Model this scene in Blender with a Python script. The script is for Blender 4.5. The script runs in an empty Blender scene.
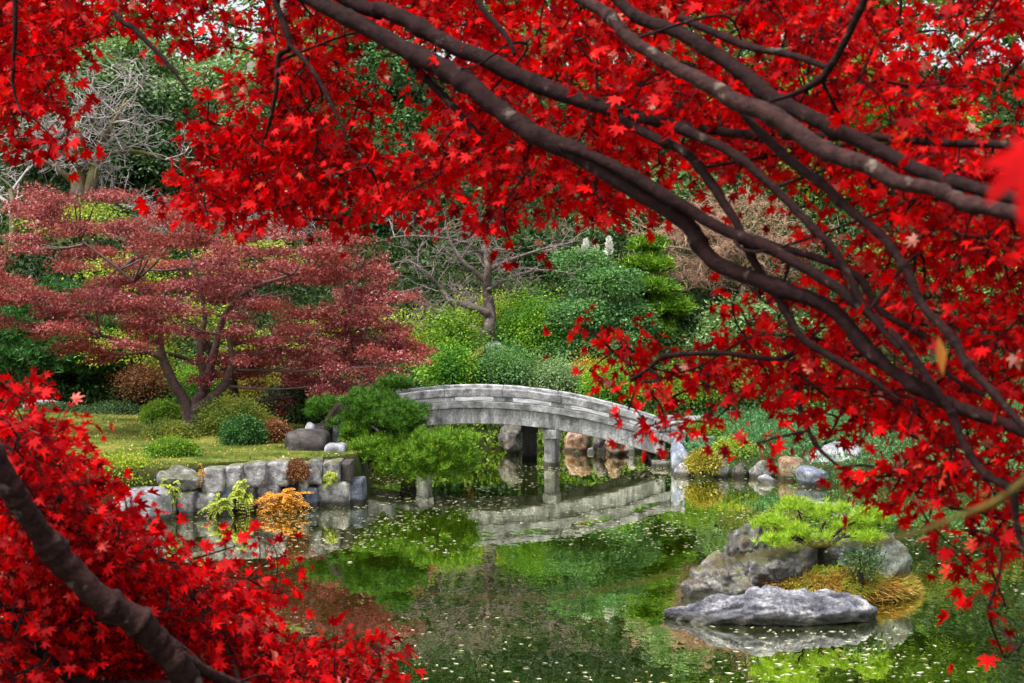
import bpy, bmesh, math, random
import numpy as np
from mathutils import Vector, noise as mnoise

# ------------------------------------------------------------------ camera, sky, sun, exposure
sc = bpy.context.scene
COL = sc.collection
F, H, HY = 1407.0, 3.0, 320.0           # focal length in pixels, eye height over the pond, horizon row
cam_d = bpy.data.cameras.new('camera')
cam = bpy.data.objects.new('camera', cam_d); COL.objects.link(cam); sc.camera = cam
cam.location = (0, 0, H); cam.rotation_euler = (math.radians(90), 0, 0)
cam_d.sensor_width = 36; cam_d.lens = 36 * F / 1024
cam_d.shift_y = -(341.5 - HY) / 1024
cam_d.clip_start = 0.05; cam_d.clip_end = 2000
cam_d.dof.use_dof = True; cam_d.dof.focus_distance = 23; cam_d.dof.aperture_fstop = 9.0

w = bpy.data.worlds.new('World'); sc.world = w; w.use_nodes = True
nt = w.node_tree; nt.nodes.clear()
sky = nt.nodes.new('ShaderNodeTexSky'); sky.sky_type = 'NISHITA'; sky.sun_disc = False
SUN_EL, SUN_AZ = 66, 238                 # azimuth measured clockwise from +Y
sky.sun_elevation = math.radians(SUN_EL); sky.sun_rotation = math.radians(SUN_AZ)
sky.air_density = 1.0; sky.dust_density = 5.0; sky.ozone_density = 0.6
bg = nt.nodes.new('ShaderNodeBackground'); bg.inputs[1].default_value = 0.14
wo = nt.nodes.new('ShaderNodeOutputWorld')
veil = nt.nodes.new('ShaderNodeHueSaturation'); veil.inputs['Saturation'].default_value = .35   # thin white cloud
nt.links.new(sky.outputs[0], veil.inputs['Color']); nt.links.new(veil.outputs[0], bg.inputs[0]); nt.links.new(bg.outputs[0], wo.inputs[0])
sun_d = bpy.data.lights.new('sun', 'SUN'); sun_d.energy = 2.8; sun_d.angle = math.radians(16); sun_d.color = (1, .96, .9)
sun = bpy.data.objects.new('sun', sun_d); COL.objects.link(sun)
az, el = math.radians(SUN_AZ), math.radians(SUN_EL)
sd = Vector((math.sin(az) * math.cos(el), math.cos(az) * math.cos(el), math.sin(el)))
sun.rotation_euler = sd.to_track_quat('Z', 'Y').to_euler(); sun.location = sd * 60
sc.view_settings.view_transform = 'Standard'; sc.view_settings.look = 'None'
sc.view_settings.exposure = 1.15; sc.view_settings.gamma = 1
sc.render.engine = 'CYCLES'
sc.cycles.max_bounces = 6; sc.cycles.diffuse_bounces = 3; sc.cycles.glossy_bounces = 3
sc.cycles.transmission_bounces = 4; sc.cycles.transparent_max_bounces = 4
sc.cycles.use_denoising = True

rng = np.random.default_rng(7); random.seed(7)

def at(px, py, Y):
    return np.array(((px - 512) / F * Y, Y, H - (py - HY) / F * Y))
def px2m(p, Y): return p * Y / F
def sst(a, b, x):
    t = np.clip((x - a) / (b - a), 0, 1); return t * t * (3 - 2 * t)
def unit(v):
    v = np.asarray(v, float); return v / (np.linalg.norm(v, axis=-1, keepdims=True) + 1e-9)

# ------------------------------------------------------------------ scene-graph helpers
def tag(o, label=None, cat=None, group=None, kind=None):
    if label: o['label'] = label
    if cat: o['category'] = cat
    if group: o['group'] = group
    if kind: o['kind'] = kind
    return o
def empty(name, loc, label=None, cat=None, group=None):
    o = bpy.data.objects.new(name, None); COL.objects.link(o); o.location = tuple(loc); o.empty_display_size = .2
    return tag(o, label, cat, group)
def mesh_obj(name, V, faces, mat, parent=None, smooth=True, origin=None):
    V = np.asarray(V, float)
    if parent is not None: V = V - np.array(parent_loc(parent))
    elif origin is not None: V = V - np.asarray(origin)
    me = bpy.data.meshes.new(name)
    if isinstance(faces, np.ndarray) and faces.ndim == 2:
        m, k = faces.shape
        me.vertices.add(len(V)); me.vertices.foreach_set('co', V.ravel().astype(np.float32))
        me.loops.add(m * k); me.loops.foreach_set('vertex_index', faces.ravel().astype(np.int32))
        me.polygons.add(m)
        me.polygons.foreach_set('loop_start', (np.arange(m) * k).astype(np.int32))
        try: me.polygons.foreach_set('loop_total', np.full(m, k, np.int32))
        except Exception: pass
        me.update(calc_edges=True); me.validate()
    else:
        me.from_pydata([tuple(v) for v in V], [], [tuple(f) for f in faces]); me.update()
    if smooth: me.polygons.foreach_set('use_smooth', np.ones(len(me.polygons), bool))
    if mat: me.materials.append(mat)
    o = bpy.data.objects.new(name, me); COL.objects.link(o)
    if parent is not None: o.parent = parent
    elif origin is not None: o.location = tuple(origin)
    return o
def parent_loc(p):
    l = np.zeros(3)
    while p is not None: l = l + np.array(p.location); p = p.parent
    return l

class MB:
    def __init__(s): s.v = []; s.f = []; s.n = 0
    def add(s, V, Fc):
        s.v.append(np.asarray(V, float)); s.f += [tuple(i + s.n for i in f) for f in Fc]; s.n += len(V)
    def build(s, name, mat, parent=None, smooth=True, origin=None):
        return mesh_obj(name, np.concatenate(s.v), s.f, mat, parent, smooth, origin)
    def tube(s, P, R, n=8, wob=0.0, cap=True):
        P = np.asarray(P, float); R = np.asarray(R, float); m = len(P)
        T = unit(np.gradient(P, axis=0)); ref = np.array((.13, .21, .97))
        if abs(T[0] @ ref) > .9: ref = np.array((1., .1, 0))
        u = unit(np.cross(T[0], ref)); a = np.linspace(0, 2 * np.pi, n, endpoint=False); V = []
        for i in range(m):
            u = unit(u - T[i] * (u @ T[i])); b = np.cross(T[i], u)
            r = R[i] * (1 + (wob * rng.standard_normal(n) if wob else 0))
            V.append(P[i] + (np.cos(a) * r)[:, None] * u + (np.sin(a) * r)[:, None] * b)
        Fc = []
        for i in range(m - 1):
            for j in range(n):
                k = (j + 1) % n
                Fc.append((i * n + j, i * n + k, (i + 1) * n + k, (i + 1) * n + j))
        if cap: Fc.append(tuple(range(n - 1, -1, -1))); Fc.append(tuple((m - 1) * n + j for j in range(n)))
        s.add(np.concatenate(V), Fc)

def smooth_path(P, R, step=4):
    """Catmull-Rom resampling of a polyline with radii."""
    P = np.asarray(P, float); R = np.asarray(R, float); out = []; rr = []
    n = len(P)
    for i in range(n - 1):
        p0, p1, p2, p3 = P[max(i - 1, 0)], P[i], P[i + 1], P[min(i + 2, n - 1)]
        for k in range(step):
            t = k / step
            out.append(.5 * ((2 * p1) + (-p0 + p2) * t + (2 * p0 - 5 * p1 + 4 * p2 - p3) * t * t + (-p0 + 3 * p1 - 3 * p2 + p3) * t ** 3))
            rr.append(R[i] * (1 - t) + R[i + 1] * t)
    out.append(P[-1]); rr.append(R[-1])
    return np.array(out), np.array(rr)

# ------------------------------------------------------------------ materials
def new_mat(name):
    m = bpy.data.materials.new(name); m.use_nodes = True
    m.node_tree.nodes.clear(); return m, m.node_tree.nodes, m.node_tree.links
def ramp(N, stops, interp='LINEAR'):
    r = N.new('ShaderNodeValToRGB'); r.color_ramp.interpolation = interp
    e = r.color_ramp.elements
    while len(e) < len(stops): e.new(.5)
    for i, (p, c) in enumerate(stops):
        e[i].position = p; e[i].color = (*c, 1)
    return r
def coords(N, L, scale=(1, 1, 1), world=False):
    mp = N.new('ShaderNodeMapping'); mp.inputs['Scale'].default_value = scale
    if world:
        g = N.new('ShaderNodeNewGeometry'); L.new(g.outputs['Position'], mp.inputs['Vector'])
    else:
        t = N.new('ShaderNodeTexCoord'); L.new(t.outputs['Object'], mp.inputs['Vector'])
    return mp
def tex_noise(N, L, mp, scale, detail=5, rough=.6):
    t = N.new('ShaderNodeTexNoise'); t.inputs['Scale'].default_value = scale
    t.inputs['Detail'].default_value = detail; t.inputs['Roughness'].default_value = rough
    L.new(mp.outputs[0], t.inputs['Vector']); return t
def mixc(N, L, a, b, fac, mode='MIX'):
    m = N.new('ShaderNodeMix'); m.data_type = 'RGBA'; m.blend_type = mode
    for sock, v in ((6, a), (7, b), (0, fac)):
        if hasattr(v, 'is_output'): L.new(v, m.inputs[sock])
        else: m.inputs[sock].default_value = v if sock == 0 else (*v, 1)
    return m.outputs[2]
def leaf_mat(name, stops, trans=.3, rough=.55, patch=None, pscale=.7, tmul=1.3, spec=.25):
    m, N, L = new_mat(name)
    g = N.new('ShaderNodeNewGeometry'); r = ramp(N, stops); L.new(g.outputs['Random Per Island'], r.inputs[0])
    c = r.outputs[0]
    if patch:
        mp = coords(N, L, world=True); n = tex_noise(N, L, mp, pscale, 3)
        rr = ramp(N, [(.42, (0, 0, 0)), (.62, (1, 1, 1))]); L.new(n.outputs[0], rr.inputs[0])
        c = mixc(N, L, c, patch, rr.outputs[0])
    p = N.new('ShaderNodeBsdfPrincipled'); p.inputs['Roughness'].default_value = rough
    p.inputs['Specular IOR Level'].default_value = spec
    L.new(c, p.inputs['Base Color'])
    t = N.new('ShaderNodeBsdfTranslucent')
    tc = mixc(N, L, c, (tmul, tmul, tmul), 1.0, 'MULTIPLY'); L.new(tc, t.inputs['Color'])
    mx = N.new('ShaderNodeMixShader'); mx.inputs[0].default_value = trans
    L.new(p.outputs[0], mx.inputs[1]); L.new(t.outputs[0], mx.inputs[2])
    o = N.new('ShaderNodeOutputMaterial'); L.new(mx.outputs[0], o.inputs[0]); return m
def bark_mat(name, c1, c2, moss=None, scale=14, bump=.5, mth=(.45, .6), mscale=.18):
    m, N, L = new_mat(name); mp = coords(N, L, (1, 1, 1))
    n = tex_noise(N, L, mp, scale, 7, .7); r = ramp(N, [(.3, c1), (.7, c2)]); L.new(n.outputs[0], r.inputs[0]); c = r.outputs[0]
    if moss:
        n2 = tex_noise(N, L, mp, scale * mscale, 4); r2 = ramp(N, [(mth[0], (0, 0, 0)), (mth[1], (1, 1, 1))]); L.new(n2.outputs[0], r2.inputs[0])
        c = mixc(N, L, c, moss, r2.outputs[0])
    p = N.new('ShaderNodeBsdfPrincipled'); p.inputs['Roughness'].default_value = .85; p.inputs['Specular IOR Level'].default_value = .12
    L.new(c, p.inputs['Base Color'])
    b = N.new('ShaderNodeBump'); b.inputs['Strength'].default_value = bump; b.inputs['Distance'].default_value = .01
    L.new(n.outputs[0], b.inputs['Height']); L.new(b.outputs[0], p.inputs['Normal'])
    o = N.new('ShaderNodeOutputMaterial'); L.new(p.outputs[0], o.inputs[0]); return m
def stone_mat(name, lo, mid, hi, stain=None, scale=5, streak=False, moss=None, bump=.6, wet=True):
    m, N, L = new_mat(name)
    mp = coords(N, L, (1.6, 1.6, .3) if streak else (1, 1, 1), world=True)
    mp2 = coords(N, L, world=True)
    n = tex_noise(N, L, mp, scale, 8, .68); r = ramp(N, [(.32, lo), (.5, mid), (.68, hi)]); L.new(n.outputs[0], r.inputs[0]); c = r.outputs[0]
    nf = tex_noise(N, L, mp2, scale * 9, 4, .7)
    rf = ramp(N, [(.35, (.45, .45, .45)), (.6, (1.15, 1.15, 1.15))]); L.new(nf.outputs[0], rf.inputs[0])
    c = mixc(N, L, c, rf.outputs[0], .75, 'MULTIPLY')
    if stain:
        ns = tex_noise(N, L, mp2, scale * .7, 6, .65); rs = ramp(N, [(.52, (0, 0, 0)), (.64, (.85, .85, .85))]); L.new(ns.outputs[0], rs.inputs[0])
        c = mixc(N, L, c, stain, rs.outputs[0])
    if moss:
        g = N.new('ShaderNodeNewGeometry'); sx = N.new('ShaderNodeSeparateXYZ'); L.new(g.outputs['Normal'], sx.inputs[0])
        nm = tex_noise(N, L, mp2, scale * 1.1, 6, .7); ad = N.new('ShaderNodeMath'); ad.operation = 'MULTIPLY_ADD'
        L.new(sx.outputs[2], ad.inputs[0]); ad.inputs[1].default_value = .28; L.new(nm.outputs[0], ad.inputs[2])
        rm = ramp(N, [(.66, (0, 0, 0)), (.8, (.9, .9, .9))]); L.new(ad.outputs[0], rm.inputs[0]); c = mixc(N, L, c, moss, rm.outputs[0])
    oi = N.new('ShaderNodeObjectInfo'); mr = N.new('ShaderNodeMapRange'); mr.inputs[3].default_value = .72; mr.inputs[4].default_value = 1.2
    L.new(oi.outputs['Random'], mr.inputs[0])
    cb = N.new('ShaderNodeCombineXYZ'); [L.new(mr.outputs[0], cb.inputs[i]) for i in range(3)]
    c = mixc(N, L, c, cb.outputs[0], 1.0, 'MULTIPLY')
    p = N.new('ShaderNodeBsdfPrincipled'); p.inputs['Roughness'].default_value = .78; p.inputs['Specular IOR Level'].default_value = .35
    if wet:      # algae stain left by the water level
        g2 = N.new('ShaderNodeNewGeometry'); s2 = N.new('ShaderNodeSeparateXYZ'); L.new(g2.outputs['Position'], s2.inputs[0])
        a2 = N.new('ShaderNodeMath'); a2.operation = 'MULTIPLY_ADD'; L.new(n.outputs[0], a2.inputs[0]); a2.inputs[1].default_value = -.12; L.new(s2.outputs[2], a2.inputs[2])
        rw = ramp(N, [(0, (.22, .21, .17)), (.05, (1, 1, 1))]); L.new(a2.outputs[0], rw.inputs[0])
        c = mixc(N, L, c, rw.outputs[0], 1.0, 'MULTIPLY')
    L.new(c, p.inputs['Base Color'])
    b = N.new('ShaderNodeBump'); b.inputs['Strength'].default_value = bump; b.inputs['Distance'].default_value = .03
    ad2 = N.new('ShaderNodeMath'); L.new(n.outputs[0], ad2.inputs[0]); L.new(nf.outputs[0], ad2.inputs[1])
    L.new(ad2.outputs[0], b.inputs['Height']); L.new(b.outputs[0], p.inputs['Normal'])
    o = N.new('ShaderNodeOutputMaterial'); L.new(p.outputs[0], o.inputs[0]); return m
def ground_mat(name, cols, scale=1.2, fine=30):
    m, N, L = new_mat(name); mp = coords(N, L, world=True)
    n = tex_noise(N, L, mp, scale, 8, .7); r = ramp(N, cols); L.new(n.outputs[0], r.inputs[0])
    nf = tex_noise(N, L, mp, fine, 4, .7); rf = ramp(N, [(.3, (.5, .5, .5)), (.7, (1.2, 1.2, 1.2))]); L.new(nf.outputs[0], rf.inputs[0])
    c = mixc(N, L, r.outputs[0], rf.outputs[0], .8, 'MULTIPLY')
    p = N.new('ShaderNodeBsdfPrincipled'); p.inputs['Roughness'].default_value = .9; p.inputs['Specular IOR Level'].default_value = .1
    L.new(c, p.inputs['Base Color'])
    b = N.new('ShaderNodeBump'); b.inputs['Strength'].default_value = .6; b.inputs['Distance'].default_value = .03
    L.new(nf.outputs[0], b.inputs['Height']); L.new(b.outputs[0], p.inputs['Normal'])
    o = N.new('ShaderNodeOutputMaterial'); L.new(p.outputs[0], o.inputs[0]); return m
def water_mat():
    m, N, L = new_mat('pond water'); mp = coords(N, L, (1, .45, 1), world=True)
    n = tex_noise(N, L, mp, 1.6, 3, .5); n2 = tex_noise(N, L, mp, 7, 2, .5)
    a = N.new('ShaderNodeMath'); a.operation = 'MULTIPLY_ADD'; L.new(n2.outputs[0], a.inputs[0]); a.inputs[1].default_value = .25; L.new(n.outputs[0], a.inputs[2])
    b = N.new('ShaderNodeBump'); b.inputs['Strength'].default_value = .10; b.inputs['Distance'].default_value = .05
    L.new(a.outputs[0], b.inputs['Height'])
    mp2 = coords(N, L, world=True); nc = tex_noise(N, L, mp2, .35, 5, .6)
    r = ramp(N, [(.35, (.009, .019, .0)), (.65, (.03, .046, .001))]); L.new(nc.outputs[0], r.inputs[0])
    df = N.new('ShaderNodeBsdfDiffuse'); L.new(r.outputs[0], df.inputs['Color'])
    gl = N.new('ShaderNodeBsdfGlossy'); gl.inputs['Roughness'].default_value = .012; gl.inputs['Color'].default_value = (1, 1, .82, 1); L.new(b.outputs[0], gl.inputs['Normal'])
    fr = N.new('ShaderNodeFresnel'); fr.inputs['IOR'].default_value = 1.33; mr = N.new('ShaderNodeMapRange'); L.new(fr.outputs[0], mr.inputs[0])
    mr.inputs[1].default_value = .02; mr.inputs[2].default_value = .24; mr.inputs[3].default_value = .12; mr.inputs[4].default_value = .88
    mx = N.new('ShaderNodeMixShader'); L.new(mr.outputs[0], mx.inputs[0]); L.new(df.outputs[0], mx.inputs[1]); L.new(gl.outputs[0], mx.inputs[2])
    o = N.new('ShaderNodeOutputMaterial'); L.new(mx.outputs[0], o.inputs[0]); return m

M = {}
M['red'] = leaf_mat('scarlet maple leaf', [(0, (.04, .0, .002)), (.2, (.22, .0, .003)), (.5, (.6, .0004, .001)), (.9, (.86, .0008, .0008)), (.965, (.86, .008, .004)), (.985, (.6, .08, .03)), (1, (.72, .4, .3))], .42, .6, patch=(.4, .0, .002), pscale=38, tmul=1.15, spec=.1)
M['redlow'] = leaf_mat('crimson maple leaf', [(0, (.05, .0, .002)), (.3, (.28, .0, .003)), (.7, (.64, .0005, .002)), (.96, (.84, .0015, .002)), (1, (.72, .25, .18))], .4, .6, patch=(.33, .0, .002), pscale=38, tmul=1.15, spec=.1)
M['rusty'] = leaf_mat('withered orange leaf', [(0, (.5, .16, .02)), (1, (.6, .22, .04))], .3)
M['pinkmaple'] = leaf_mat('dusty red maple leaf', [(0, (.07, .012, .014)), (.4, (.24, .038, .042)), (.75, (.35, .075, .075)), (.93, (.46, .18, .17)), (1, (.58, .4, .37))], .3, .5, patch=(.27, .05, .035), pscale=.7)
G = lambda name, a, b, c, **k: leaf_mat(name, [(0, a), (.5, b), (1, c)], **k)
M['dark'] = G('dark evergreen leaf', (.004, .02, .004), (.018, .06, .01), (.07, .14, .022), trans=.15, spec=.35)
M['teal'] = G('blue green leaf', (.012, .07, .022), (.065, .19, .055), (.24, .42, .15), trans=.3, patch=(.1, .22, .05), pscale=1.1)
M['mid'] = G('mid green leaf', (.015, .07, .006), (.085, .2, .012), (.28, .42, .03), trans=.35, patch=(.16, .27, .02), pscale=1.3)
M['lime'] = G('light green leaf', (.04, .15, .008), (.17, .36, .018), (.38, .55, .05), trans=.35, patch=(.08, .24, .03), pscale=1.5)
M['olive'] = G('olive shrub leaf', (.03, .07, .01), (.09, .15, .018), (.24, .3, .05), trans=.3, patch=(.22, .23, .03), pscale=1.2)
M['yellow'] = G('yellow green leaf', (.09, .16, .008), (.24, .33, .018), (.46, .48, .05), trans=.35)
M['pale'] = G('pale grey green leaf', (.06, .13, .04), (.18, .29, .1), (.38, .5, .26), trans=.3, patch=(.12, .22, .05), pscale=1.0)
M['gold'] = G('golden shrub leaf', (.22, .13, .01), (.45, .28, .02), (.6, .42, .05), trans=.3)
M['goldolive'] = G('olive gold leaf', (.12, .1, .01), (.28, .24, .02), (.45, .4, .06), trans=.25)
M['fernorange'] = G('orange fern frond', (.3, .1, .01), (.55, .22, .015), (.7, .4, .05), trans=.35)
M['fernyellow'] = G('yellow green fern frond', (.13, .2, .015), (.3, .38, .03), (.5, .5, .05), trans=.35)
M['rust'] = G('rust brown leaf', (.09, .035, .015), (.2, .08, .03), (.32, .15, .06), trans=.3)
M['peach'] = G('peach brown leaf', (.2, .1, .06), (.38, .21, .14), (.5, .33, .22), trans=.3)
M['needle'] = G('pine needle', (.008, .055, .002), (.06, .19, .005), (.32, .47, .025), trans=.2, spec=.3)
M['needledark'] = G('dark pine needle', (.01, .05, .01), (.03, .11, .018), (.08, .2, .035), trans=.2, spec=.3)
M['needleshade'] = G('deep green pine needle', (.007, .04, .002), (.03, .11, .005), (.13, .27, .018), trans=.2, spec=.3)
M['needlelime'] = G('bright pine needle', (.12, .24, .01), (.26, .42, .02), (.42, .56, .05), trans=.3)
M['grassblade'] = leaf_mat('lawn grass blade', [(0, (.03, .06, .008)), (.5, (.09, .145, .014)), (1, (.28, .28, .05))], .3, patch=(.3, .27, .05), pscale=1.1)
M['grassorange'] = G('orange sedge blade', (.2, .09, .015), (.4, .19, .03), (.55, .42, .12), trans=.3, patch=(.3, .3, .04), pscale=3)
M['mossgreen'] = G('bright moss', (.12, .18, .01), (.25, .32, .02), (.36, .4, .04), trans=.2)
M['cover'] = G('dwarf bamboo leaf', (.02, .09, .025), (.06, .2, .06), (.16, .34, .13), trans=.3)
M['undergrowth'] = leaf_mat('hillside undergrowth leaf', [(0, (.004, .02, .004)), (.5, (.012, .045, .007)), (.85, (.035, .095, .012)), (1, (.12, .15, .03))], .2, patch=(.006, .025, .006), pscale=.25)
M['wood'] = leaf_mat('far wood leaf', [(0, (.005, .025, .005)), (.5, (.03, .09, .014)), (.85, (.09, .2, .03)), (1, (.2, .28, .06))], .25, patch=(.14, .22, .03), pscale=.12)
M['litter'] = leaf_mat('dry fallen leaf', [(0, (.12, .07, .02)), (.5, (.34, .24, .06)), (1, (.5, .44, .2))], .15)
M['flecks'] = leaf_mat('floating leaf', [(0, (.3, .26, .1)), (.4, (.6, .56, .34)), (1, (.82, .8, .68))], .1)
M['bark'] = bark_mat('maple bark', (.004, .0015, .0015), (.03, .0115, .011), scale=40, bump=1.0, moss=(.1, .075, .06), mth=(.62, .72), mscale=.5)
M['barkgrey'] = bark_mat('grey maple bark', (.007, .003, .003), (.062, .028, .025), scale=42, bump=1.0, moss=(.15, .125, .1), mth=(.6, .7), mscale=.45)
M['barkpink'] = bark_mat('garden maple bark', (.05, .03, .028), (.17, .105, .1), scale=12)
M['barkdark'] = bark_mat('dark trunk bark', (.008, .006, .005), (.032, .022, .017), scale=10)
M['barkmoss'] = bark_mat('mossy bark', (.06, .045, .03), (.22, .17, .12), moss=(.12, .11, .02), scale=10)
M['twiggrey'] = bark_mat('bare grey twig', (.2, .17, .16), (.5, .45, .43), scale=20, bump=.1)
M['twigbrown'] = bark_mat('bare brown twig', (.11, .085, .08), (.32, .25, .24), scale=20, bump=.1)
M['twigolive'] = bark_mat('olive twig bark', (.035, .028, .007), (.1, .08, .016), scale=30, bump=.1)
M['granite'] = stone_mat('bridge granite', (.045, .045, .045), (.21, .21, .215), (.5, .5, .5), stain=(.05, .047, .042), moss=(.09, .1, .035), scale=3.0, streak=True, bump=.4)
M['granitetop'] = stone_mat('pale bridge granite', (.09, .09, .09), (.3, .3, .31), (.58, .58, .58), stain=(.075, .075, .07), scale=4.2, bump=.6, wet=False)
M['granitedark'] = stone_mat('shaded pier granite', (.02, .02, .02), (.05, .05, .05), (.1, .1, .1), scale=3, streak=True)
M['wallstone'] = stone_mat('wall stone', (.09, .085, .09), (.28, .27, .28), (.6, .58, .58), stain=(.07, .055, .04), moss=(.1, .11, .03), scale=7, bump=.9)
M['bluestone'] = stone_mat('blue grey stone', (.035, .045, .07), (.13, .15, .2), (.34, .36, .42), scale=4)
M['darkstone'] = stone_mat('dark brown stone', (.015, .012, .01), (.05, .04, .037), (.13, .115, .1), stain=(.1, .09, .08), scale=4)
M['brownstone'] = stone_mat('brown stone', (.06, .03, .014), (.22, .12, .065), (.42, .31, .22), stain=(.3, .28, .25), scale=6)
M['islrock'] = stone_mat('lichen rock', (.02, .02, .02), (.12, .115, .11), (.42, .41, .39), stain=(.09, .045, .032), moss=(.12, .12, .04), scale=7, bump=1.0)
M['flatrock'] = stone_mat('blue grey banded rock', (.03, .032, .045), (.2, .2, .24), (.72, .72, .74), scale=5, bump=1.0)
M['greenrock'] = stone_mat('grey green rock', (.06, .075, .06), (.19, .21, .18), (.42, .43, .38), stain=(.1, .085, .05), scale=6)
M['palerock'] = stone_mat('pale boulder', (.09, .09, .1), (.25, .25, .275), (.46, .46, .48), stain=(.08, .08, .075), scale=4)
M['ground'] = ground_mat('leaf litter soil', [(.3, (.01, .018, .004)), (.5, (.03, .04, .01)), (.7, (.075, .07, .022))])
M['lawn'] = ground_mat('lawn turf', [(.38, (.025, .05, .006)), (.5, (.075, .11, .012)), (.64, (.2, .19, .04))], 1.7)
M['water'] = water_mat()

# ------------------------------------------------------------------ leaf templates
def fan(rim): return np.array([(0, i, i + 1) for i in range(1, rim)])
def maple_template():
    ang = [-150, -128, -106, -86, -78, -62, -48, -38, -22, -7, 0]
    rad = [.12, .5, .34, .66, .82, .44, .76, .93, .48, .82, 1.06]
    A = np.array(ang + [-a for a in ang[-2::-1]]); Rr = np.array(rad + rad[-2::-1])
    a = np.radians(A); x = Rr * np.cos(a); y = Rr * np.sin(a)
    V = np.stack([x, y, -.16 * (x * x + y * y) + .1 * np.abs(y)], 1)
    V = np.vstack([[0, 0, 0], V]); return V, fan(len(V) - 1)
T_MAPLE = maple_template()
_v, _f = T_MAPLE; _x, _y = _v[:, 0], _v[:, 1]
T_CURL = (np.stack([_x * .92, _y * .9, -.5 * _x * np.abs(_x) + .22 * np.abs(_y)], 1), _f)
T_FOLD = (np.stack([_x, _y * .62, .62 * np.abs(_y) - .25 * _x * _x], 1), _f)
T_SHRIVEL = (np.stack([_x * .75, _y * .4 + .12 * np.sin(_x * 5), .55 * np.sin(_y * 4) - .4 * _x], 1), _f)
T_OVAL = (np.array([(0, 0, 0), (.5, -.32, .05), (1, 0, -.06), (.5, .32, .05)]), np.array([(0, 1, 2), (0, 2, 3)]))
T_SLIM = (np.array([(0, 0, 0), (.45, -.14, .03), (1, 0, -.1), (.45, .14, .03)]), np.array([(0, 1, 2), (0, 2, 3)]))
T_TRI = (np.array([(0, 0, 0), (.35, -.3, 0), (.95, -.42, -.08), (.55, 0, 0), (1, .5, -.1), (.3, .32, 0)]), np.array([(0, 1, 3), (1, 2, 3), (0, 3, 5), (3, 4, 5)]))
def tuft_template(k=9, sp=.75, w=.05):
    V, Fc = [], []; r = np.random.default_rng(3)
    for i in range(k):
        a = i * 2.4; t = sp * math.sqrt((i + .5) / k) * 1.5
        d = np.array((math.cos(t), math.sin(t) * math.cos(a), math.sin(t) * math.sin(a)))
        s = unit(np.cross(d, r.standard_normal(3))) * w; l = r.uniform(.75, 1.05)
        n = len(V); V += [-s, s, d * l]; Fc.append((n, n + 1, n + 2))
    return np.array(V), np.array(Fc)
T_TUFT = tuft_template()
T_TUFTWIDE = tuft_template(8, .9, .085)
def place(tmpl, C, D, Nn, S):
    """tile a template: centres C, long axes D, normals Nn, sizes S"""
    tv, tf = tmpl; C = np.asarray(C, float); D = unit(D); Nn = np.asarray(Nn, float)
    Nn = unit(Nn - D * np.sum(Nn * D, 1, keepdims=True)); B = np.cross(Nn, D); S = np.asarray(S, float)[:, None, None]
    V = C[:, None, :] + S * (tv[None, :, 0:1] * D[:, None, :] + tv[None, :, 1:2] * B[:, None, :] + tv[None, :, 2:3] * Nn[:, None, :])
    k = len(tv); Fc = (tf[None] + (np.arange(len(C)) * k)[:, None, None]).reshape(-1, 3)
    return V.reshape(-1, 3), Fc

# ------------------------------------------------------------------ terrain
POND = np.array([(-30, 9.5), (-8, 9), (0, 8.5), (8, 8.8), (30, 9.5), (30, 19), (14, 21.5), (8.5, 23.6), (6.2, 24.9), (5.4, 25.6), (5.0, 26.6), (3.6, 27.0),
                 (3.2, 27.6), (3.35, 29), (3.6, 31.2), (2.6, 32.3), (.4, 32.7), (-1.5, 32.5), (-3.0, 31.5), (-3.3, 29), (-3.1, 27.5), (-2.45, 25.6),
                 (-2.35, 23.7), (-2.76, 22.95), (-4.75, 21.75), (-5.2, 21.3), (-6.5, 20.8), (-10, 19.5), (-30, 17)])
def pond_sdf(X, Y):
    """distance to the pond's edge, positive on land"""
    X = np.asarray(X, float); Y = np.asarray(Y, float); d = np.full(X.shape, 1e9); ins = np.zeros(X.shape, bool)
    for (ax, ay), (bx, by) in zip(POND, np.roll(POND, -1, 0)):
        ex, ey = bx - ax, by - ay; t = np.clip(((X - ax) * ex + (Y - ay) * ey) / (ex * ex + ey * ey), 0, 1)
        d = np.minimum(d, np.hypot(X - ax - t * ex, Y - ay - t * ey))
        c = ((ay > Y) != (by > Y)) & (X < (bx - ax) * (Y - ay) / ((by - ay) if by != ay else 1e-9) + ax); ins ^= c
    return np.where(ins, -d, d)
def ground(X, Y):
    X = np.asarray(X, float); Y = np.asarray(Y, float); d = pond_sdf(X, Y)
    near = 1 - sst(12, 16, Y); left = sst(-1.9, -2.6, X); far = sst(30.5, 32.5, Y)
    b = .28 + np.clip(d, 0, 6) * .14
    b = b * (1 - far) + (.42 + .1 * np.clip(d, 0, 3)) * far
    b = b * (1 - left) + (.74 + .01 * np.clip(d, 0, 10)) * left
    edge = sst(.03, .22, d)
    z = -.7 + (b + .7) * edge
    zn = -.7 + 2.0 * sst(-.4, 3.5, d)
    z = z * (1 - near) + zn * near
    s = np.clip(Y - (33 + 1.5 * left), 0, None); hill = .5 * s * s / (s + 2)
    hill = np.where(hill > 13, 13 + (hill - 13) * .1, hill)
    und = .25 * np.sin(X * .37 + 1) * np.sin(Y * .29) * sst(34, 42, Y) + .03 * np.sin(X * 2.1) * np.sin(Y * 1.7 + .5) * sst(.3, 1, d)
    return z + hill + und
def gz(x, y): return float(ground(np.array([x]), np.array([y]))[0])

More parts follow.
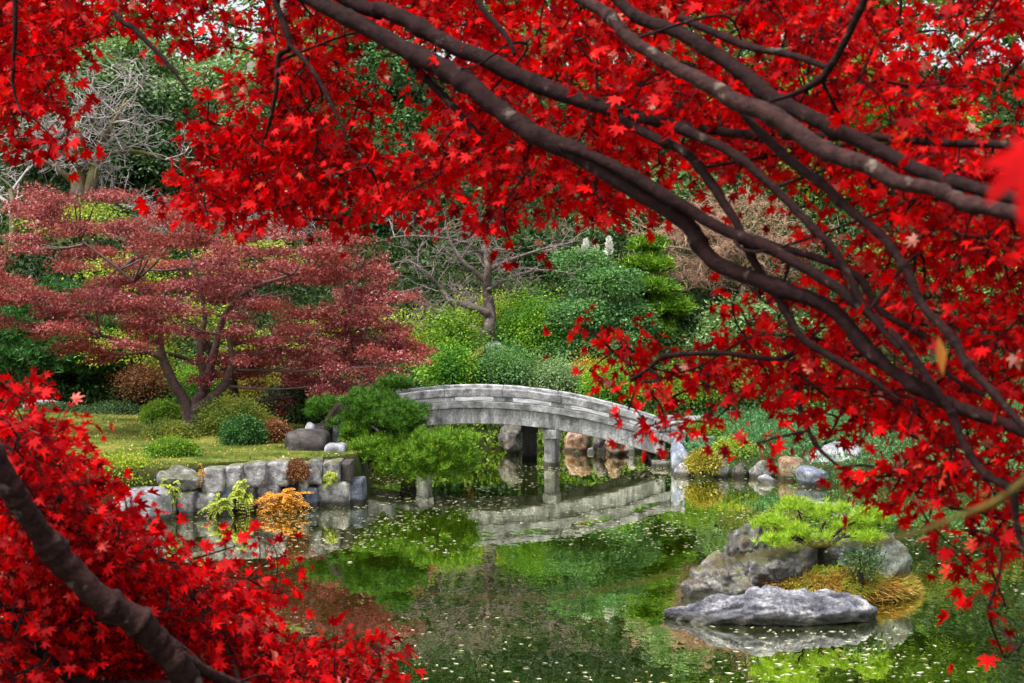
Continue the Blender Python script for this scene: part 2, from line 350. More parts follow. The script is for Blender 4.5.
gx = np.unique(np.concatenate([np.linspace(-260, -30, 24), np.linspace(-30, -8, 60), np.linspace(-8, 9, 150), np.linspace(9, 30, 60), np.linspace(30, 260, 24)]))
gy = np.unique(np.concatenate([np.linspace(-120, 0, 16), np.linspace(0, 19, 60), np.linspace(19, 36, 150), np.linspace(36, 70, 60), np.linspace(70, 420, 30)]))
XX, YY = np.meshgrid(gx, gy); ZZ = ground(XX, YY); nx, ny = len(gx), len(gy)
ii = np.arange(nx * ny).reshape(ny, nx)
FQ = np.stack([ii[:-1, :-1].ravel(), ii[:-1, 1:].ravel(), ii[1:, 1:].ravel(), ii[1:, :-1].ravel()], 1)
g_o = mesh_obj('ground', np.stack([XX.ravel(), YY.ravel(), ZZ.ravel()], 1), FQ, M['ground']); tag(g_o, kind='structure')
# the lawn: a sheet 4 mm over the ground of the left bank
lx, ly = np.linspace(-12, -2.3, 80), np.linspace(19.5, 35, 90); LX, LY = np.meshgrid(lx, ly)
LZ = ground(LX, LY) + .006; jj = np.arange(80 * 90).reshape(90, 80)
okm = (pond_sdf(LX, LY) > .24)
q = np.stack([jj[:-1, :-1].ravel(), jj[:-1, 1:].ravel(), jj[1:, 1:].ravel(), jj[1:, :-1].ravel()], 1)
q = q[okm.ravel()[q].all(1)]
tag(mesh_obj('lawn', np.stack([LX.ravel(), LY.ravel(), LZ.ravel()], 1), q, M['lawn']), kind='structure')
# the water sheet
tag(mesh_obj('water', [(-45, 5, 0), (45, 5, 0), (45, 35.5, 0), (-45, 35.5, 0)], [(0, 1, 2, 3)], M['water'], smooth=False), kind='structure')

# ------------------------------------------------------------------ rocks
def rock_mesh(size, seed, sub=4, planes=11, boxy=0, rough=.09, ridge=0.0, taper=0, cut=(.9, 1.2)):
    r = np.random.default_rng(seed)
    bm = bmesh.new(); bmesh.ops.create_icosphere(bm, subdivisions=sub, radius=1)
    V = np.array([v.co[:] for v in bm.verts]); Fc = np.array([[v.index for v in f.verts] for f in bm.faces]); bm.free()
    V = unit(V)
    if boxy:
        k = boxy; V = V / (np.sum(np.abs(V) ** k, 1, keepdims=True) ** (1 / k))
        for _ in range(5):
            n = unit(r.standard_normal(3)); d = r.uniform(*cut); s = V @ n; V = np.where((s > d)[:, None], V - (s - d)[:, None] * n, V)
    else:
        n = unit(r.standard_normal((planes, 3))); d = r.uniform(.62, 1.0, planes)
        dots = V @ n.T; rad = np.where(dots > .05, d / np.maximum(dots, .05), 9); V = V * np.minimum(rad.min(1), 1.15)[:, None]
    mn, mx = V.min(0), V.max(0); V = (V - (mn + mx) / 2) / ((mx - mn) / 2)
    if taper: V[:, :2] *= (1 - taper * np.clip(V[:, 2:3] * .5 + .5, 0, 1)) ; V[:, 0] += taper * .2 * V[:, 2]
    size = np.asarray(size, float); W = V * size; av = float(np.mean(size)); off = Vector(r.uniform(-50, 50, 3))
    nv = unit(V)
    disp = np.array([mnoise.fractal(Vector(p / av * 1.5) + off, .75, 2.1, 6) for p in W])
    if ridge:
        disp += ridge / rough * np.array([mnoise.ridged_multi_fractal(Vector((p[0] * .9 / av, p[1] * 2.2 / av, p[2] * 3 / av)) + off, 1, 2, 5, 1, 2) - 1 for p in W])
    W = W + nv * (disp * rough * av)[:, None]
    return W, Fc
def rock(name, box, Y, mat, seed, label=None, cat='rock', parent=None, depth=None, sub=4, sink=.12, group=None, rot=0, **k):
    x0, y0, x1, y1 = box; c = at((x0 + x1) / 2, (y0 + y1) / 2, Y)
    sx = px2m(x1 - x0, Y) / 2; sz = px2m(y1 - y0, Y) / 2 + sink / 2; c[2] -= sink / 2
    sy = depth if depth else max(.75 * min(sx, 1.6 * sz), .15); c[1] += sy * .6
    W, Fc = rock_mesh((sx, sy, sz), seed, sub, **k)
    if rot: W = W @ np.array([[math.cos(rot), math.sin(rot), 0], [-math.sin(rot), math.cos(rot), 0], [0, 0, 1]])
    W = W + c; base = np.array((c[0], c[1], c[2] - sz))
    o = mesh_obj(name, W, Fc, M[mat], parent, origin=None if parent else base)
    if label: tag(o, label, cat, group)
    return o

# retaining wall: one thing, its stones are parts
def wallY(px): return 21.5 + (px - 178) / (363 - 178) * 1.55
wall = empty('stone_wall', (-3.8, 22.2, 0), 'low retaining wall of cut grey stones along the lawn edge at the water', 'wall')
WS = [(152, 466, 201, 491, 'wallstone', 0), (203, 467, 225, 491, 'wallstone', 7), (225.5, 465, 243, 488, 'wallstone', 7), (244, 463, 267, 485, 'wallstone', 8),
      (268, 461, 290, 484, 'wallstone', 7), (291, 462, 308, 490, 'wallstone', 7), (309, 460, 322.5, 483, 'wallstone', 9), (323, 460, 341, 479, 'wallstone', 8),
      (177, 491, 196, 511, 'wallstone', 4), (196, 492, 217, 511, 'wallstone', 4), (176, 509, 212, 520, 'darkstone', 5), (217, 489, 234, 516, 'bluestone', 5),
      (234, 487, 256, 516, 'darkstone', 5), (256, 484, 280, 515, 'wallstone', 5), (280, 484, 302, 514, 'darkstone', 5), (302, 487, 318, 510, 'bluestone', 4),
      (317, 480, 350, 508, 'wallstone', 5), (349, 478, 364, 508, 'bluestone', 4), (342, 461, 352, 480, 'darkstone', 5)]
for i, (a, b, c, d, mt, bx) in enumerate(WS):
    a, c, b, d = a + .1, c - .1, b + rng.uniform(-.5, .8), d + .3; bx = bx and bx + 4
    Yw = wallY((a + c) / 2)
    rock('stone', (a, b, c, d), Yw, mt, 100 + i, parent=wall, depth=.3, boxy=bx, rough=.055, cut=(1.1, 1.45), sub=5, sink=.12 if d > 504 else .03)
rock('boulder', (112, 489, 169, 525), 21.0, 'palerock', 41, 'big pale grey boulder at the waterline left of the stone wall', depth=.45, boxy=5, rough=.07, sink=.3)
rock('boulder', (284, 431, 327, 461), 24.2, 'darkstone', 42, 'dark brown boulder with a pale top beside the pine trunk', depth=.5, boxy=5, sink=.2)
rock('boulder', (324, 444, 346, 462), 24.0, 'palerock', 43, 'pale cut block behind the right end of the stone wall', depth=.25, boxy=6, sink=.3)
rock('boulder', (326, 431, 340, 446), 25.0, 'palerock', 44, 'small pale block under the pine, behind the dark brown boulder', depth=.2, boxy=6, sink=.4)
rock('boulder', (299, 423, 317, 432), 26.4, 'palerock', 45, 'white stone behind the dark brown boulder under the pine', depth=.3, sink=.4)
rock('boulder', (72, 455, 88, 470), 24.0, 'bluestone', 46, 'small blue grey rock on the lawn above the red leaves', sink=.1)
rock('stepping_stone', (112, 463, 130, 469), 22.6, 'palerock', 47, 'small flat pale stone in the grass left of the clipped mound', 'stone', boxy=4, sink=.1)
rock('stepping_stone', (143, 466, 160, 472), 21.9, 'palerock', 48, 'flat pale stone just behind the long stone of the wall', 'stone', boxy=4, sink=.1)
rock('boulder', (118, 424, 150, 429), 30.0, 'palerock', 49, 'long low pale stone at the back edge of the lawn', boxy=4, sink=.15)
rock('boulder', (22, 401, 58, 409), 34.0, 'palerock', 50, 'pale flat rock under the dark pines at the back of the lawn', boxy=4, sink=.3)
rock('boulder', (352, 496, 374, 507), 23.9, 'darkstone', 51, 'dark wet rock at the foot of the stone wall\'s right end', sink=.2)

# right bank rocks
rock('boulder', (809, 442, 872, 481), 26.2, 'palerock', 61, 'largest pale flat topped boulder on the right bank', depth=.6, sink=.2, planes=8)
rock('boulder', (797, 467, 834, 489), 25.4, 'bluestone', 62, 'rounded blue grey rock in the water below the largest pale boulder', depth=.35, sink=.2)
rock('boulder', (781, 458, 806, 481), 26.4, 'brownstone', 63, 'orange brown block of stone at the water on the right bank', depth=.3, boxy=5, sink=.2)
rock('boulder', (759, 475, 779, 483), 25.9, 'palerock', 64, 'small flat grey rock in the water left of the orange brown stone', sink=.15)
rock('boulder', (750, 460, 776, 479), 26.7, 'wallstone', 65, 'lumpy grey rock right of the olive shrub on the right bank', sink=.2)
rock('boulder', (732, 463, 752, 479), 26.8, 'darkstone', 66, 'dark grey rock below the olive shrub on the right bank', sink=.2)
rock('boulder', (714, 455, 730, 478), 26.8, 'palerock', 67, 'pale upright stone leaning by the golden round shrub', sink=.2)
rock('boulder', (672, 438, 692, 478), 27.6, 'bluestone', 68, 'tall blue grey rock between the bridge end and golden shrub', depth=.3, sink=.2)
rock('boulder', (674, 462, 696, 478), 27.0, 'wallstone', 69, 'low grey rock at the foot of the tall blue grey rock', sink=.2)
rock('boulder', (684, 416, 716, 426), 31.5, 'palerock', 70, 'long pale flat stone in the green cover behind the golden shrub', boxy=4, sink=.2)
rock('boulder', (566, 376, 592, 398), 34.0, 'darkstone', 71, 'brown rock with orange grass behind the right half of the bridge', sink=.3)
rock('boulder', (484, 339, 506, 356), 36.3, 'palerock', 72, 'round grey stone at the foot of the bare plum tree', sink=.2, planes=20)
# rocks on the shore seen under the bridge
UB = [(564, 428, 592, 464, 'brownstone', 'largest orange brown rock on the shore under the bridge'), (592, 428, 612, 450, 'islrock', 'pointed lichen grey rock under the right half of the bridge'),
      (624, 436, 644, 466, 'wallstone', 'grey rock under the bridge nearest the right abutment'), (586, 450, 606, 467, 'palerock', 'small pale rock in front of the orange brown rocks under the bridge'),
      (500, 420, 524, 448, 'islrock', 'pale grey rock on the far shore left of the bridge pier'), (604, 446, 626, 467, 'brownstone', 'small orange brown rock by the grey rocks under the bridge'),
      (608, 430, 628, 450, 'brownstone', 'rusty rock high on the shore behind the grey rocks under the bridge'), (572, 452, 588, 467, 'islrock', 'small lichen rock at the water below the largest orange brown rock')]
for i, (a, b, c, d, mt, lb) in enumerate(UB): rock('boulder', (a, b, c, d), 32.0 - .12 * i, mt, 80 + i, lb, sink=.25, depth=.35, planes=7, rough=.22, ridge=.08)

# islet: earth mound, rocks
mv, mf = rock_mesh((1.06, .62, .25), 5, 4, rough=.1)
tag(mesh_obj('islet_ground', mv + np.array((3.25, 15.6, .0)), mf, M['ground']), kind='structure')
rock('flat_rock', (667, 594, 881, 627), 13.95, 'flatrock', 91, 'long flat blue grey rock in front of the islet', depth=.42, sub=6, rough=.14, ridge=.16, planes=9, sink=.14)
rock('boulder', (722, 526, 782, 572), 15.5, 'islrock', 92, 'tallest brown lichen rock at the back left of the islet', depth=.35, taper=.4, sink=.1, sub=5, rough=.2, ridge=.1)
rock('boulder', (686, 560, 766, 600), 15.0, 'islrock', 93, 'low rugged grey rock at the left end of the islet', depth=.4, sink=.2, sub=5, rough=.22, ridge=.12)
rock('boulder', (738, 556, 812, 586), 15.1, 'islrock', 94, 'mossy rock in the middle of the islet under the bright pine', depth=.35, sub=5, rough=.2, ridge=.1)
rock('boulder', (852, 538, 926, 598), 15.3, 'greenrock', 95, 'triangular grey green rock at the right end of the islet', depth=.4, taper=.45, sub=5, rough=.13, ridge=.06)
rock('boulder', (800, 534, 838, 566), 15.7, 'islrock', 96, 'small upright rock among the pine boughs on the islet', sub=4, rough=.12)
rock('boulder', (836, 538, 864, 562), 15.9, 'palerock', 97, 'small pale rock behind the islet\'s dark low shrub', sub=4, rough=.12)

# ------------------------------------------------------------------ stone bridge
BX, BY0, BY1 = -.76, 28.75, 30.75
def zr(x): return 1.60 - .0456 * (np.asarray(x) - BX) ** 2
bridge = empty('stone_bridge', (-.3, 29.75, 0), 'weathered grey arched stone footbridge on octagonal piers over the pond', 'bridge')
def arc_block(x0, x1, y0, y1, top, bot, seg=10):
    """block following the arch; top/bot are offsets from the rail line"""
    xs = np.linspace(x0, x1, seg + 1); V = []; Fc = []
    for x in xs:
        z = float(zr(x)) + .0035 * rng.standard_normal(); V += [(x, y0, z + bot), (x, y1, z + bot), (x, y1, z + top), (x, y0, z + top)]
    for i in range(seg):
        a, b = i * 4, i * 4 + 4
        for j in range(4): k = (j + 1) % 4; Fc.append((a + j, a + k, b + k, b + j))
    Fc.append((3, 2, 1, 0)); n = seg * 4; Fc.append((n, n + 1, n + 2, n + 3)); return V, Fc
def bevel(o, wd=.015):
    b = o.modifiers.new('bevel', 'BEVEL'); b.width = wd; b.segments = 2; b.limit_method = 'ANGLE'; b.angle_limit = math.radians(50); return o
def part(name, blocks, mat, parent, wd=.015):
    mb = MB()
    for V, Fc in blocks: mb.add(V, Fc)
    return bevel(mb.build(name, mat, parent, smooth=False), wd)
XL, XR = -3.75, 3.24
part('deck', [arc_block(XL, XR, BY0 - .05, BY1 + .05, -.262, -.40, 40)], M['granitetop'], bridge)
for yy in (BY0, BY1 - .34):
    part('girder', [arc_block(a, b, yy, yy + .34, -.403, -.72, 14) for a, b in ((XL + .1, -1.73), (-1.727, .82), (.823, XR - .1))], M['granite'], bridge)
part('girder', [arc_block(XL + .1, XR - .1, 29.55, 29.95, -.403, -.66, 30)], M['granite'], bridge)
xs = np.arange(XL, XR, 1.19)
for yy in (BY0 - .02, BY1 - .22):
    rails = []; 
    for i, x in enumerate(xs):
        x1 = min(x + 1.184, XR); rails.append(arc_block(x, x1, yy, yy + .24, 0, -.165, 6))
    part('parapet_rail', rails, M['granitetop'], bridge, .02)
    for i, x in enumerate(np.append(xs, XR)):
        part('rail_block', [arc_block(max(x - .2, XL), min(x + .2, XR), yy + .02, yy + .22, -.167, -.26, 2)], M['granite'], bridge, .01)
def octo(cx, cy, r, z0, z1, r1=None):
    a = np.arange(8) * math.pi / 4 + math.pi / 8; r1 = r1 or r
    V = [(cx + r * math.cos(t), cy + r * math.sin(t), z0) for t in a] + [(cx + r1 * math.cos(t), cy + r1 * math.sin(t), z1) for t in a]
    return V, [(i, (i + 1) % 8, 8 + (i + 1) % 8, 8 + i) for i in range(8)] + [tuple(range(8, 16)), tuple(range(7, -1, -1))]
for cx in (.82, -1.80):
    zt = float(zr(cx)) - .723
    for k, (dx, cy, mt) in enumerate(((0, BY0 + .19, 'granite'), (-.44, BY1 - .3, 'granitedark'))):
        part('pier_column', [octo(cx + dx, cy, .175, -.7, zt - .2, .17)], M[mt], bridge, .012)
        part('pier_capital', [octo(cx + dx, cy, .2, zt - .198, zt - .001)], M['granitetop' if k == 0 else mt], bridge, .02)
# abutments: stacked cut blocks at each end
for side, (xa, xb) in (('r', (2.86, 3.62)), ('l', (-4.1, -3.35))):
    for k, (za, zb) in enumerate(((-.6, .14), (.143, .42), (.423, .66 if side == 'r' else .84))):
        for j, (ya, yb) in enumerate(((BY0 - .12, BY0 + .7), (BY0 + .705, BY1 - .6), (BY1 - .595, BY1 + .12))):
            if side == 'r' and k == 2: zb2 = min(zb, .16)
            o = .04 * ((k + j) % 2)
            V = [(x, y, z) for z in (za, zb) for x, y in ((xa + o, ya), (xb, ya), (xb, yb), (xa + o, yb))]
            if side == 'r' and k >= 1: V = [(x, y, z * .38 if k == 1 else .16 + (z - .423) * .4) for x, y, z in V]; V = [(x + .15, y, max(z, .143)) for x, y, z in V]
            if side == 'r' and k == 2: continue
            part('abutment', [(V, [(3, 2, 1, 0), (4, 5, 6, 7), (0, 1, 5, 4), (1, 2, 6, 5), (2, 3, 7, 6), (3, 0, 4, 7)])], M['wallstone'], bridge, .03)

def cuboid(x0, x1, y0, y1, z0, z1):
    return [(x, y, z) for z in (z0, z1) for x, y in ((x0, y0), (x1, y0), (x1, y1), (x0, y1))], [(3, 2, 1, 0), (4, 5, 6, 7), (0, 1, 5, 4), (1, 2, 6, 5), (2, 3, 7, 6), (3, 0, 4, 7)]
for yy in (BY0 - .06, BY1 - .26):
    part('end_post', [cuboid(XR + .004, XR + .30, yy, yy + .32, .2, float(zr(XR)) + .05)], M['granitetop'], bridge, .03)
part('landing_slab', [cuboid(XR + .006, XR + .95, BY0 + .264, BY1 - .264, .3, .6)], M['granitetop'], bridge, .03)
for k, (xa, ya, yb) in enumerate(((XR + .008, BY0 - .1, BY0 + .5), (XR + .306, BY0 - .02, BY0 + .26), (XR + .306, BY1 - .262, BY1 + .1))):
    part('abutment', [cuboid(xa, XR + .85, ya - (.04 if k == 0 else 0), yb, .165 if k == 0 else .305, .196 if k == 0 else .5)], M['wallstone'], bridge, .025)
part('abutment', [cuboid(XR - .30, XR + .8, BY0 - .16, BY0 - .125, -.6, .1)], M['wallstone'], bridge, .015)
# ------------------------------------------------------------------ plants
def lobe(x0, y0, x1, y1, Y, dr=.8):
    c = at((x0 + x1) / 2, (y0 + y1) / 2, Y); rx = px2m(x1 - x0, Y) / 2; rz = px2m(y1 - y0, Y) / 2
    return (c[0], c[1], c[2], rx, rx * dr, rz)
def crown_points(lobes, n, clump, per=14, up=-.45, flat=.55, shell=(.72, 1.0)):
    A = np.array(lobes); wgt = (A[:, 3] * A[:, 5] + A[:, 3] * A[:, 4]); wgt /= wgt.sum(); nc = max(1, n // per)
    idx = rng.choice(len(A), nc, p=wgt); d = unit(rng.standard_normal((nc, 3))); bad = d[:, 2] < up; d[bad, 2] *= -1
    bump = 1 + .22 * np.sin(d[:, 0] * 5 + idx) * np.sin(d[:, 1] * 4 + 2 * idx) * np.sin(d[:, 2] * 5 + 1)
    C = A[idx, :3] + d * A[idx, 3:6] * (rng.uniform(*shell, nc) * bump)[:, None]
    k = np.repeat(np.arange(nc), per); off = rng.standard_normal((len(k), 3)) * clump; off[:, 2] *= flat
    P = C[k] + off; Nn = unit(d[k] + .35 * np.array((0, 0, 1)) + .65 * rng.standard_normal((len(k), 3)))
    D = unit(off + .5 * d[k] * clump + rng.standard_normal((len(k), 3)) * clump * .6 - np.array((0, 0, .4 * clump)))
    return P, D, Nn
def foliage(name, parent, lobes, mat, n, size, clump, tmpl=T_OVAL, needles=False, **k):
    P, D, Nn = crown_points(lobes, n, clump, **k)
    if needles: D = unit(Nn * .7 + np.array((0, 0, .8)) + .35 * rng.standard_normal(P.shape)); Nn = rng.standard_normal(P.shape)
    V, Fc = place(tmpl, P, D, Nn, size * rng.uniform(.65, 1.25, len(P)))
    return mesh_obj(name, V, Fc, M[mat], parent, smooth=False)
def limbs(mb, base, targets, r0, split=.45, n=7):
    """trunk from base towards the mean target, limbs fanning to each target"""
    base = np.asarray(base, float); T = np.array(targets, float); mean = T.mean(0)
    top = base + (mean - base) * np.array((.55, .55, split)); mid = (base + top) / 2 + rng.standard_normal(3) * .06 * np.linalg.norm(top - base) * np.array((1, 1, .2))
    P, R = smooth_path([base - np.array((0, 0, .15)), mid, top], [r0 * 1.25, r0 * .9, r0 * .72]); mb.tube(P, R, n + 2, .05)
    for t in T:
        s = P[int(rng.integers(len(P) * 2 // 3, len(P)))]; m = (s + t) / 2 + np.array((0, 0, .08 * np.linalg.norm(t - s))) + rng.standard_normal(3) * .06 * np.linalg.norm(t - s)
        p, r = smooth_path([s, m, t], [r0 * .55, r0 * .38, r0 * .14], 5); mb.tube(p, r, n, .04)
def plant(name, label, cat, px, Y, lobes, mat, n, size, clump, bark='barkdark', r0=.12, tmpl=T_OVAL, group=None, gzv=None, foln='crown', stemn='trunk', base=None, **k):
    x = (px - 512) / F * Y; b = np.array((x, Y, gz(x, Y) if gzv is None else gzv)) if base is None else np.asarray(base, float)
    root = empty(name, b, label, cat, group)
    mb = MB(); limbs(mb, b, [l[:3] for l in lobes], r0); mb.build(stemn, M[bark], root)
    foliage(foln, root, lobes, mat, n, size, clump, tmpl, **k)
    return root
def shrub(label, box, Y, mat, n=4500, size=.05, clump=.06, name='shrub', tmpl=T_OVAL, base_z=None, **k):
    x0, y0, x1, y1 = box; px = (x0 + x1) / 2; x = (px - 512) / F * Y; z = gz(x, Y) if base_z is None else base_z
    l = list(lobe(x0, y0, x1, y1 + (y1 - y0) * .25, Y, .85)); 
    return plant(name, label, 'shrub', px, Y, [tuple(l)], mat, n, size, clump, r0=.03, tmpl=tmpl, gzv=z, foln='foliage', stemn='stem', up=-.25, **dict(dict(shell=(.7, 1.0), per=10, flat=.9), **k))

# clipped shrubs of the lawn
shrub('round clipped light green mound at the front of the lawn', (147, 441, 199, 468), 23.0, 'mid', 16000, .036, clump=.035, shell=(.86, 1.0))
shrub('darker green low mound just behind the light green one', (143, 423, 197, 447), 26.5, 'olive', 16000, .036, clump=.035, shell=(.86, 1.0))
shrub('tall olive shrub with yellowish top beside the maple trunk', (198, 400, 268, 446), 27.2, 'olive', 16000, .045, clump=.08)
shrub('small dark green mound in front of the tall olive shrub', (222, 419, 264, 448), 25.4, 'needledark', 16000, .036, clump=.035, shell=(.86, 1.0))
shrub('small green mound left of the pink maple trunk', (142, 402, 182, 430), 30.0, 'mid', 16000, .036, clump=.035, shell=(.86, 1.0))
shrub('small rust brown shrub beside the dark boulder', (264, 424, 286, 442), 25.6, 'rust', 2500, .05)
shrub('dark green clipped hedge mound below the dark pines', (78, 403, 145, 426), 33.0, 'dark', 16000, .036, clump=.035, shell=(.86, 1.0))
shrub('long low dark hedge mound at the left edge of the lawn', (20, 404, 88, 424), 33.6, 'dark', 16000, .036, clump=.035, shell=(.86, 1.0))
shrub('yellow green tuft of plants above the pale boulder by the water', (92, 462, 150, 492), 21.6, 'yellow', 6000, .05, clump=.09)
shrub('dark red brown clipped ball growing out of the wall', (286, 461, 307, 484), 22.35, 'rust', 3500, .035, clump=.03, base_z=.45)
# right bank shrubs
shrub('golden round shrub at the water right of the bridge', (689, 454, 718, 473), 26.7, 'goldolive', 5000, .045, base_z=.2)
shrub('olive yellow shrub above the grey rocks on the right bank', (712, 441, 756, 467), 27.5, 'yellow', 6000, .045)
shrub('loose green shrub behind the tall blue grey rock', (684, 424, 724, 452), 29.5, 'mid', 5000, .06, clump=.1)
shrub('dark green shrub beside the bridge\'s right end', (664, 440, 690, 470), 28.9, 'dark', 4000, .06, clump=.1)
shrub('low dark green shrub at the foot of the islet pine', (842, 550, 880, 578), 15.0, 'dark', 900, .035, clump=.07, base_z=.25, shell=(.3, 1.2))
# hillside shrubs behind the bridge
HS = [((418, 318, 478, 392), 35.0, 'mid', 9000, .09, 'bright green leafy shrub behind the left end of the bridge'),
      ((470, 352, 528, 392), 34.4, 'teal', 8000, .07, 'blue green clipped mound directly behind the top of the bridge'),
      ((430, 352, 470, 394), 34.0, 'lime', 4500, .09, 'speckled light green bush beside the rusty stump'),
      ((496, 300, 566, 388), 37.0, 'lime', 11000, .09, 'loose light green shrub between plum tree and layered tree'),
      ((528, 366, 572, 394), 34.2, 'pale', 5000, .07, 'small pale green bush just behind the bridge rail'),
      ((588, 374, 634, 404), 33.6, 'lime', 6000, .08, 'bright green bush behind the right half of the bridge'),
      ((572, 368, 602, 384), 35.0, 'gold', 2500, .07, 'small orange yellow bush above the brown rock'),
      ((660, 372, 720, 412), 34.0, 'mid', 7000, .08, 'green bush behind the red leaves right of the bridge'),
      ((716, 360, 800, 415), 35.0, 'olive', 8000, .09, 'wide olive bush behind the red leaves on the right slope'),
      ((800, 370, 900, 430), 34.0, 'mid', 8000, .1, 'wide green bush behind the largest pale boulder'),
      ((380, 300, 440, 345), 42.0, 'dark', 6000, .1, 'dark green bush on the slope left of the plum tree'),
      ((452, 300, 520, 352), 39.0, 'yellow', 7000, .09, 'yellow green bush behind the plum tree trunk'),
      ((560, 222, 640, 290), 45.0, 'pale', 9000, .12, 'pale green shrub on the slope under two white plumes'),
      ((900, 400, 1010, 470), 30.0, 'mid', 8000, .1, 'wide green bush on the right bank behind hanging red leaves')]
for b, Y, mt, n, s, lb in HS: shrub(lb, b, Y, mt, int(n * 1.7), s * .8, clump=.2, flat=.8, shell=(.45, 1.15), per=7)

shrub('orange brown shrub left of the pink maple trunk, behind the lawn', (118, 366, 172, 408), 35.2, 'rust', 7000, .06, clump=.14, shell=(.5, 1.1))
shrub('pale green shrub under the dark green pine at the far left', (0, 372, 56, 408), 35.4, 'pale', 6000, .06, clump=.14, shell=(.5, 1.1))
shrub('light green bush seen between the forks of the pink maple trunk', (172, 362, 232, 410), 35, 'lime', 7000, .06, clump=.14, shell=(.5, 1.1))
shrub('golden brown bush right of the pink maple trunk, behind the tall olive shrub', (228, 370, 290, 412), 34.2, 'goldolive', 7000, .06, clump=.14, shell=(.5, 1.1))

# stump, plumes
x = (472 - 512) / F * 34.2; b = np.array((x, 34.2, gz(x, 34.2)))
mb = MB(); P, R = smooth_path([b, at(470, 375, 34.2), at(475, 360, 34.3), at(484, 349, 34.4)], [.16, .13, .12, .09]); mb.tube(P, R, 10, .08)
tag(mb.build('tree_stump', bark_mat('rusty stump', (.1, .05, .01), (.32, .17, .03), moss=(.2, .17, .02)), origin=b), 'rusty mossy leaning stump behind the top of the bridge', 'stump')
for i, (px, py, hpx) in enumerate(((586, 243, 13), (596, 249, 9), (609, 241, 12))):
    c = at(px, py, 38.6); bz = at(px, py + 14, 38.6); root = empty('pampas_plume', bz, ('tallest white plume, leftmost above the pale shrub', 'short white plume in the middle of three above the pale shrub', 'white plume standing apart to the right above the pale shrub')[i], 'plume', 'white plumes above the pale shrub')
    mb = MB(); mb.tube([bz - np.array((0, 0, .8)), bz, c], [.02, .018, .012], 5); mb.build('stem', M['twigolive'], root)
    t = rng.uniform(0, 1, 260); C = bz + np.outer(t, c - bz) * 1.15; D = np.array((0, 0, 1)) + .5 * rng.standard_normal((260, 3))
    V, Fc = place(T_SLIM, C, D, rng.standard_normal((260, 3)), .2 * (1.15 - t * .6)); mesh_obj('plume', V, Fc, M.setdefault('plume', leaf_mat('white plume', [(0, (.6, .6, .52)), (1, (.8, .8, .74))], .2)), root, smooth=False)

# trees of the slope
plant('layered_tree', 'blue green layered garden tree right of the bare plum tree', 'tree', 592, 37, [lobe(545, 300, 612, 340, 36.6), lobe(575, 268, 640, 305, 37), lobe(560, 330, 650, 385, 36.6), lobe(536, 342, 585, 380, 36.4), lobe(600, 300, 655, 345, 37), lobe(556, 250, 610, 285, 37.6)], 'teal', 26000, .085, .13, r0=.12, flat=.4)
plant('pine_tree', 'light green layered pine with flat needle pads on the slope', 'tree', 648, 38.5, [lobe(618, 282, 672, 300, 38.2), lobe(626, 258, 668, 278, 38.6), lobe(612, 305, 650, 325, 38), lobe(640, 300, 690, 322, 38.4), lobe(636, 240, 664, 256, 38.8), lobe(625, 325, 676, 350, 38.2)], 'needle', 6500, .22, .12, tmpl=T_TUFTWIDE, needles=True, r0=.1, up=-.1)
plant('maple_tree', 'peach brown almost bare maple behind the red branches', 'tree', 735, 41, [lobe(690, 195, 800, 235, 41), lobe(645, 225, 730, 262, 40.6), lobe(720, 230, 820, 275, 41), lobe(660, 262, 745, 300, 40.4), lobe(740, 268, 810, 310, 41)], 'peach', 9000, .08, .22, bark='barkmoss', r0=.12, tmpl=T_SLIM, flat=.35)
plant('evergreen_tree', 'pale broadleaf evergreen between two big red maple limbs', 'tree', 660, 46, [lobe(625, 190, 690, 250, 46), lobe(650, 160, 710, 215, 46.5), lobe(600, 215, 650, 255, 46)], 'pale', 9000, .16, .2, r0=.15)
plant('evergreen_tree', 'dark evergreen tree above and behind the bare plum tree', 'tree', 470, 52, [lobe(395, 150, 500, 230, 52), lobe(450, 205, 560, 270, 50), lobe(380, 215, 470, 285, 50), lobe(520, 190, 620, 250, 52), lobe(440, 260, 540, 320, 48)], 'dark', 22000, .17, .26, r0=.25)
plant('evergreen_tree', 'dark evergreen tree behind the right side of the pink maple', 'tree', 370, 47, [lobe(325, 210, 400, 265, 47), lobe(345, 250, 425, 310, 46), lobe(310, 275, 380, 330, 46.5)], 'dark', 14000, .15, .22, r0=.2)
plant('conifer_tree', 'blue grey conifer seen through the gap in the red leaves', 'tree', 350, 58, [lobe(315, 30, 372, 75, 58), lobe(345, 45, 405, 100, 58), lobe(310, 75, 380, 130, 57), lobe(335, 110, 420, 170, 57), lobe(330, -10, 380, 40, 58)], 'teal', 15000, .2, .3, r0=.3)
plant('evergreen_tree', 'pale green crown above the bare mossy tree', 'tree', 105, 53, [lobe(60, 55, 135, 105, 53), lobe(100, 35, 170, 95, 53.5), lobe(130, 80, 190, 130, 53)], 'pale', 10000, .16, .22, r0=.25)
plant('evergreen_tree', 'dark evergreen tree behind the bare mossy tree', 'tree', 120, 50, [lobe(70, 85, 170, 150, 50), lobe(100, 130, 200, 200, 49), lobe(0, 110, 90, 190, 50), lobe(160, 160, 250, 230, 49)], 'dark', 18000, .17, .25, r0=.25)
plant('evergreen_tree', 'tall dark evergreen tree behind the red leaves at upper right', 'tree', 850, 50, [lobe(780, 60, 900, 150, 50), lobe(860, 100, 980, 200, 50), lobe(760, 150, 880, 240, 49), lobe(880, 200, 1000, 290, 48)], 'mid', 15000, .2, .3, r0=.3)
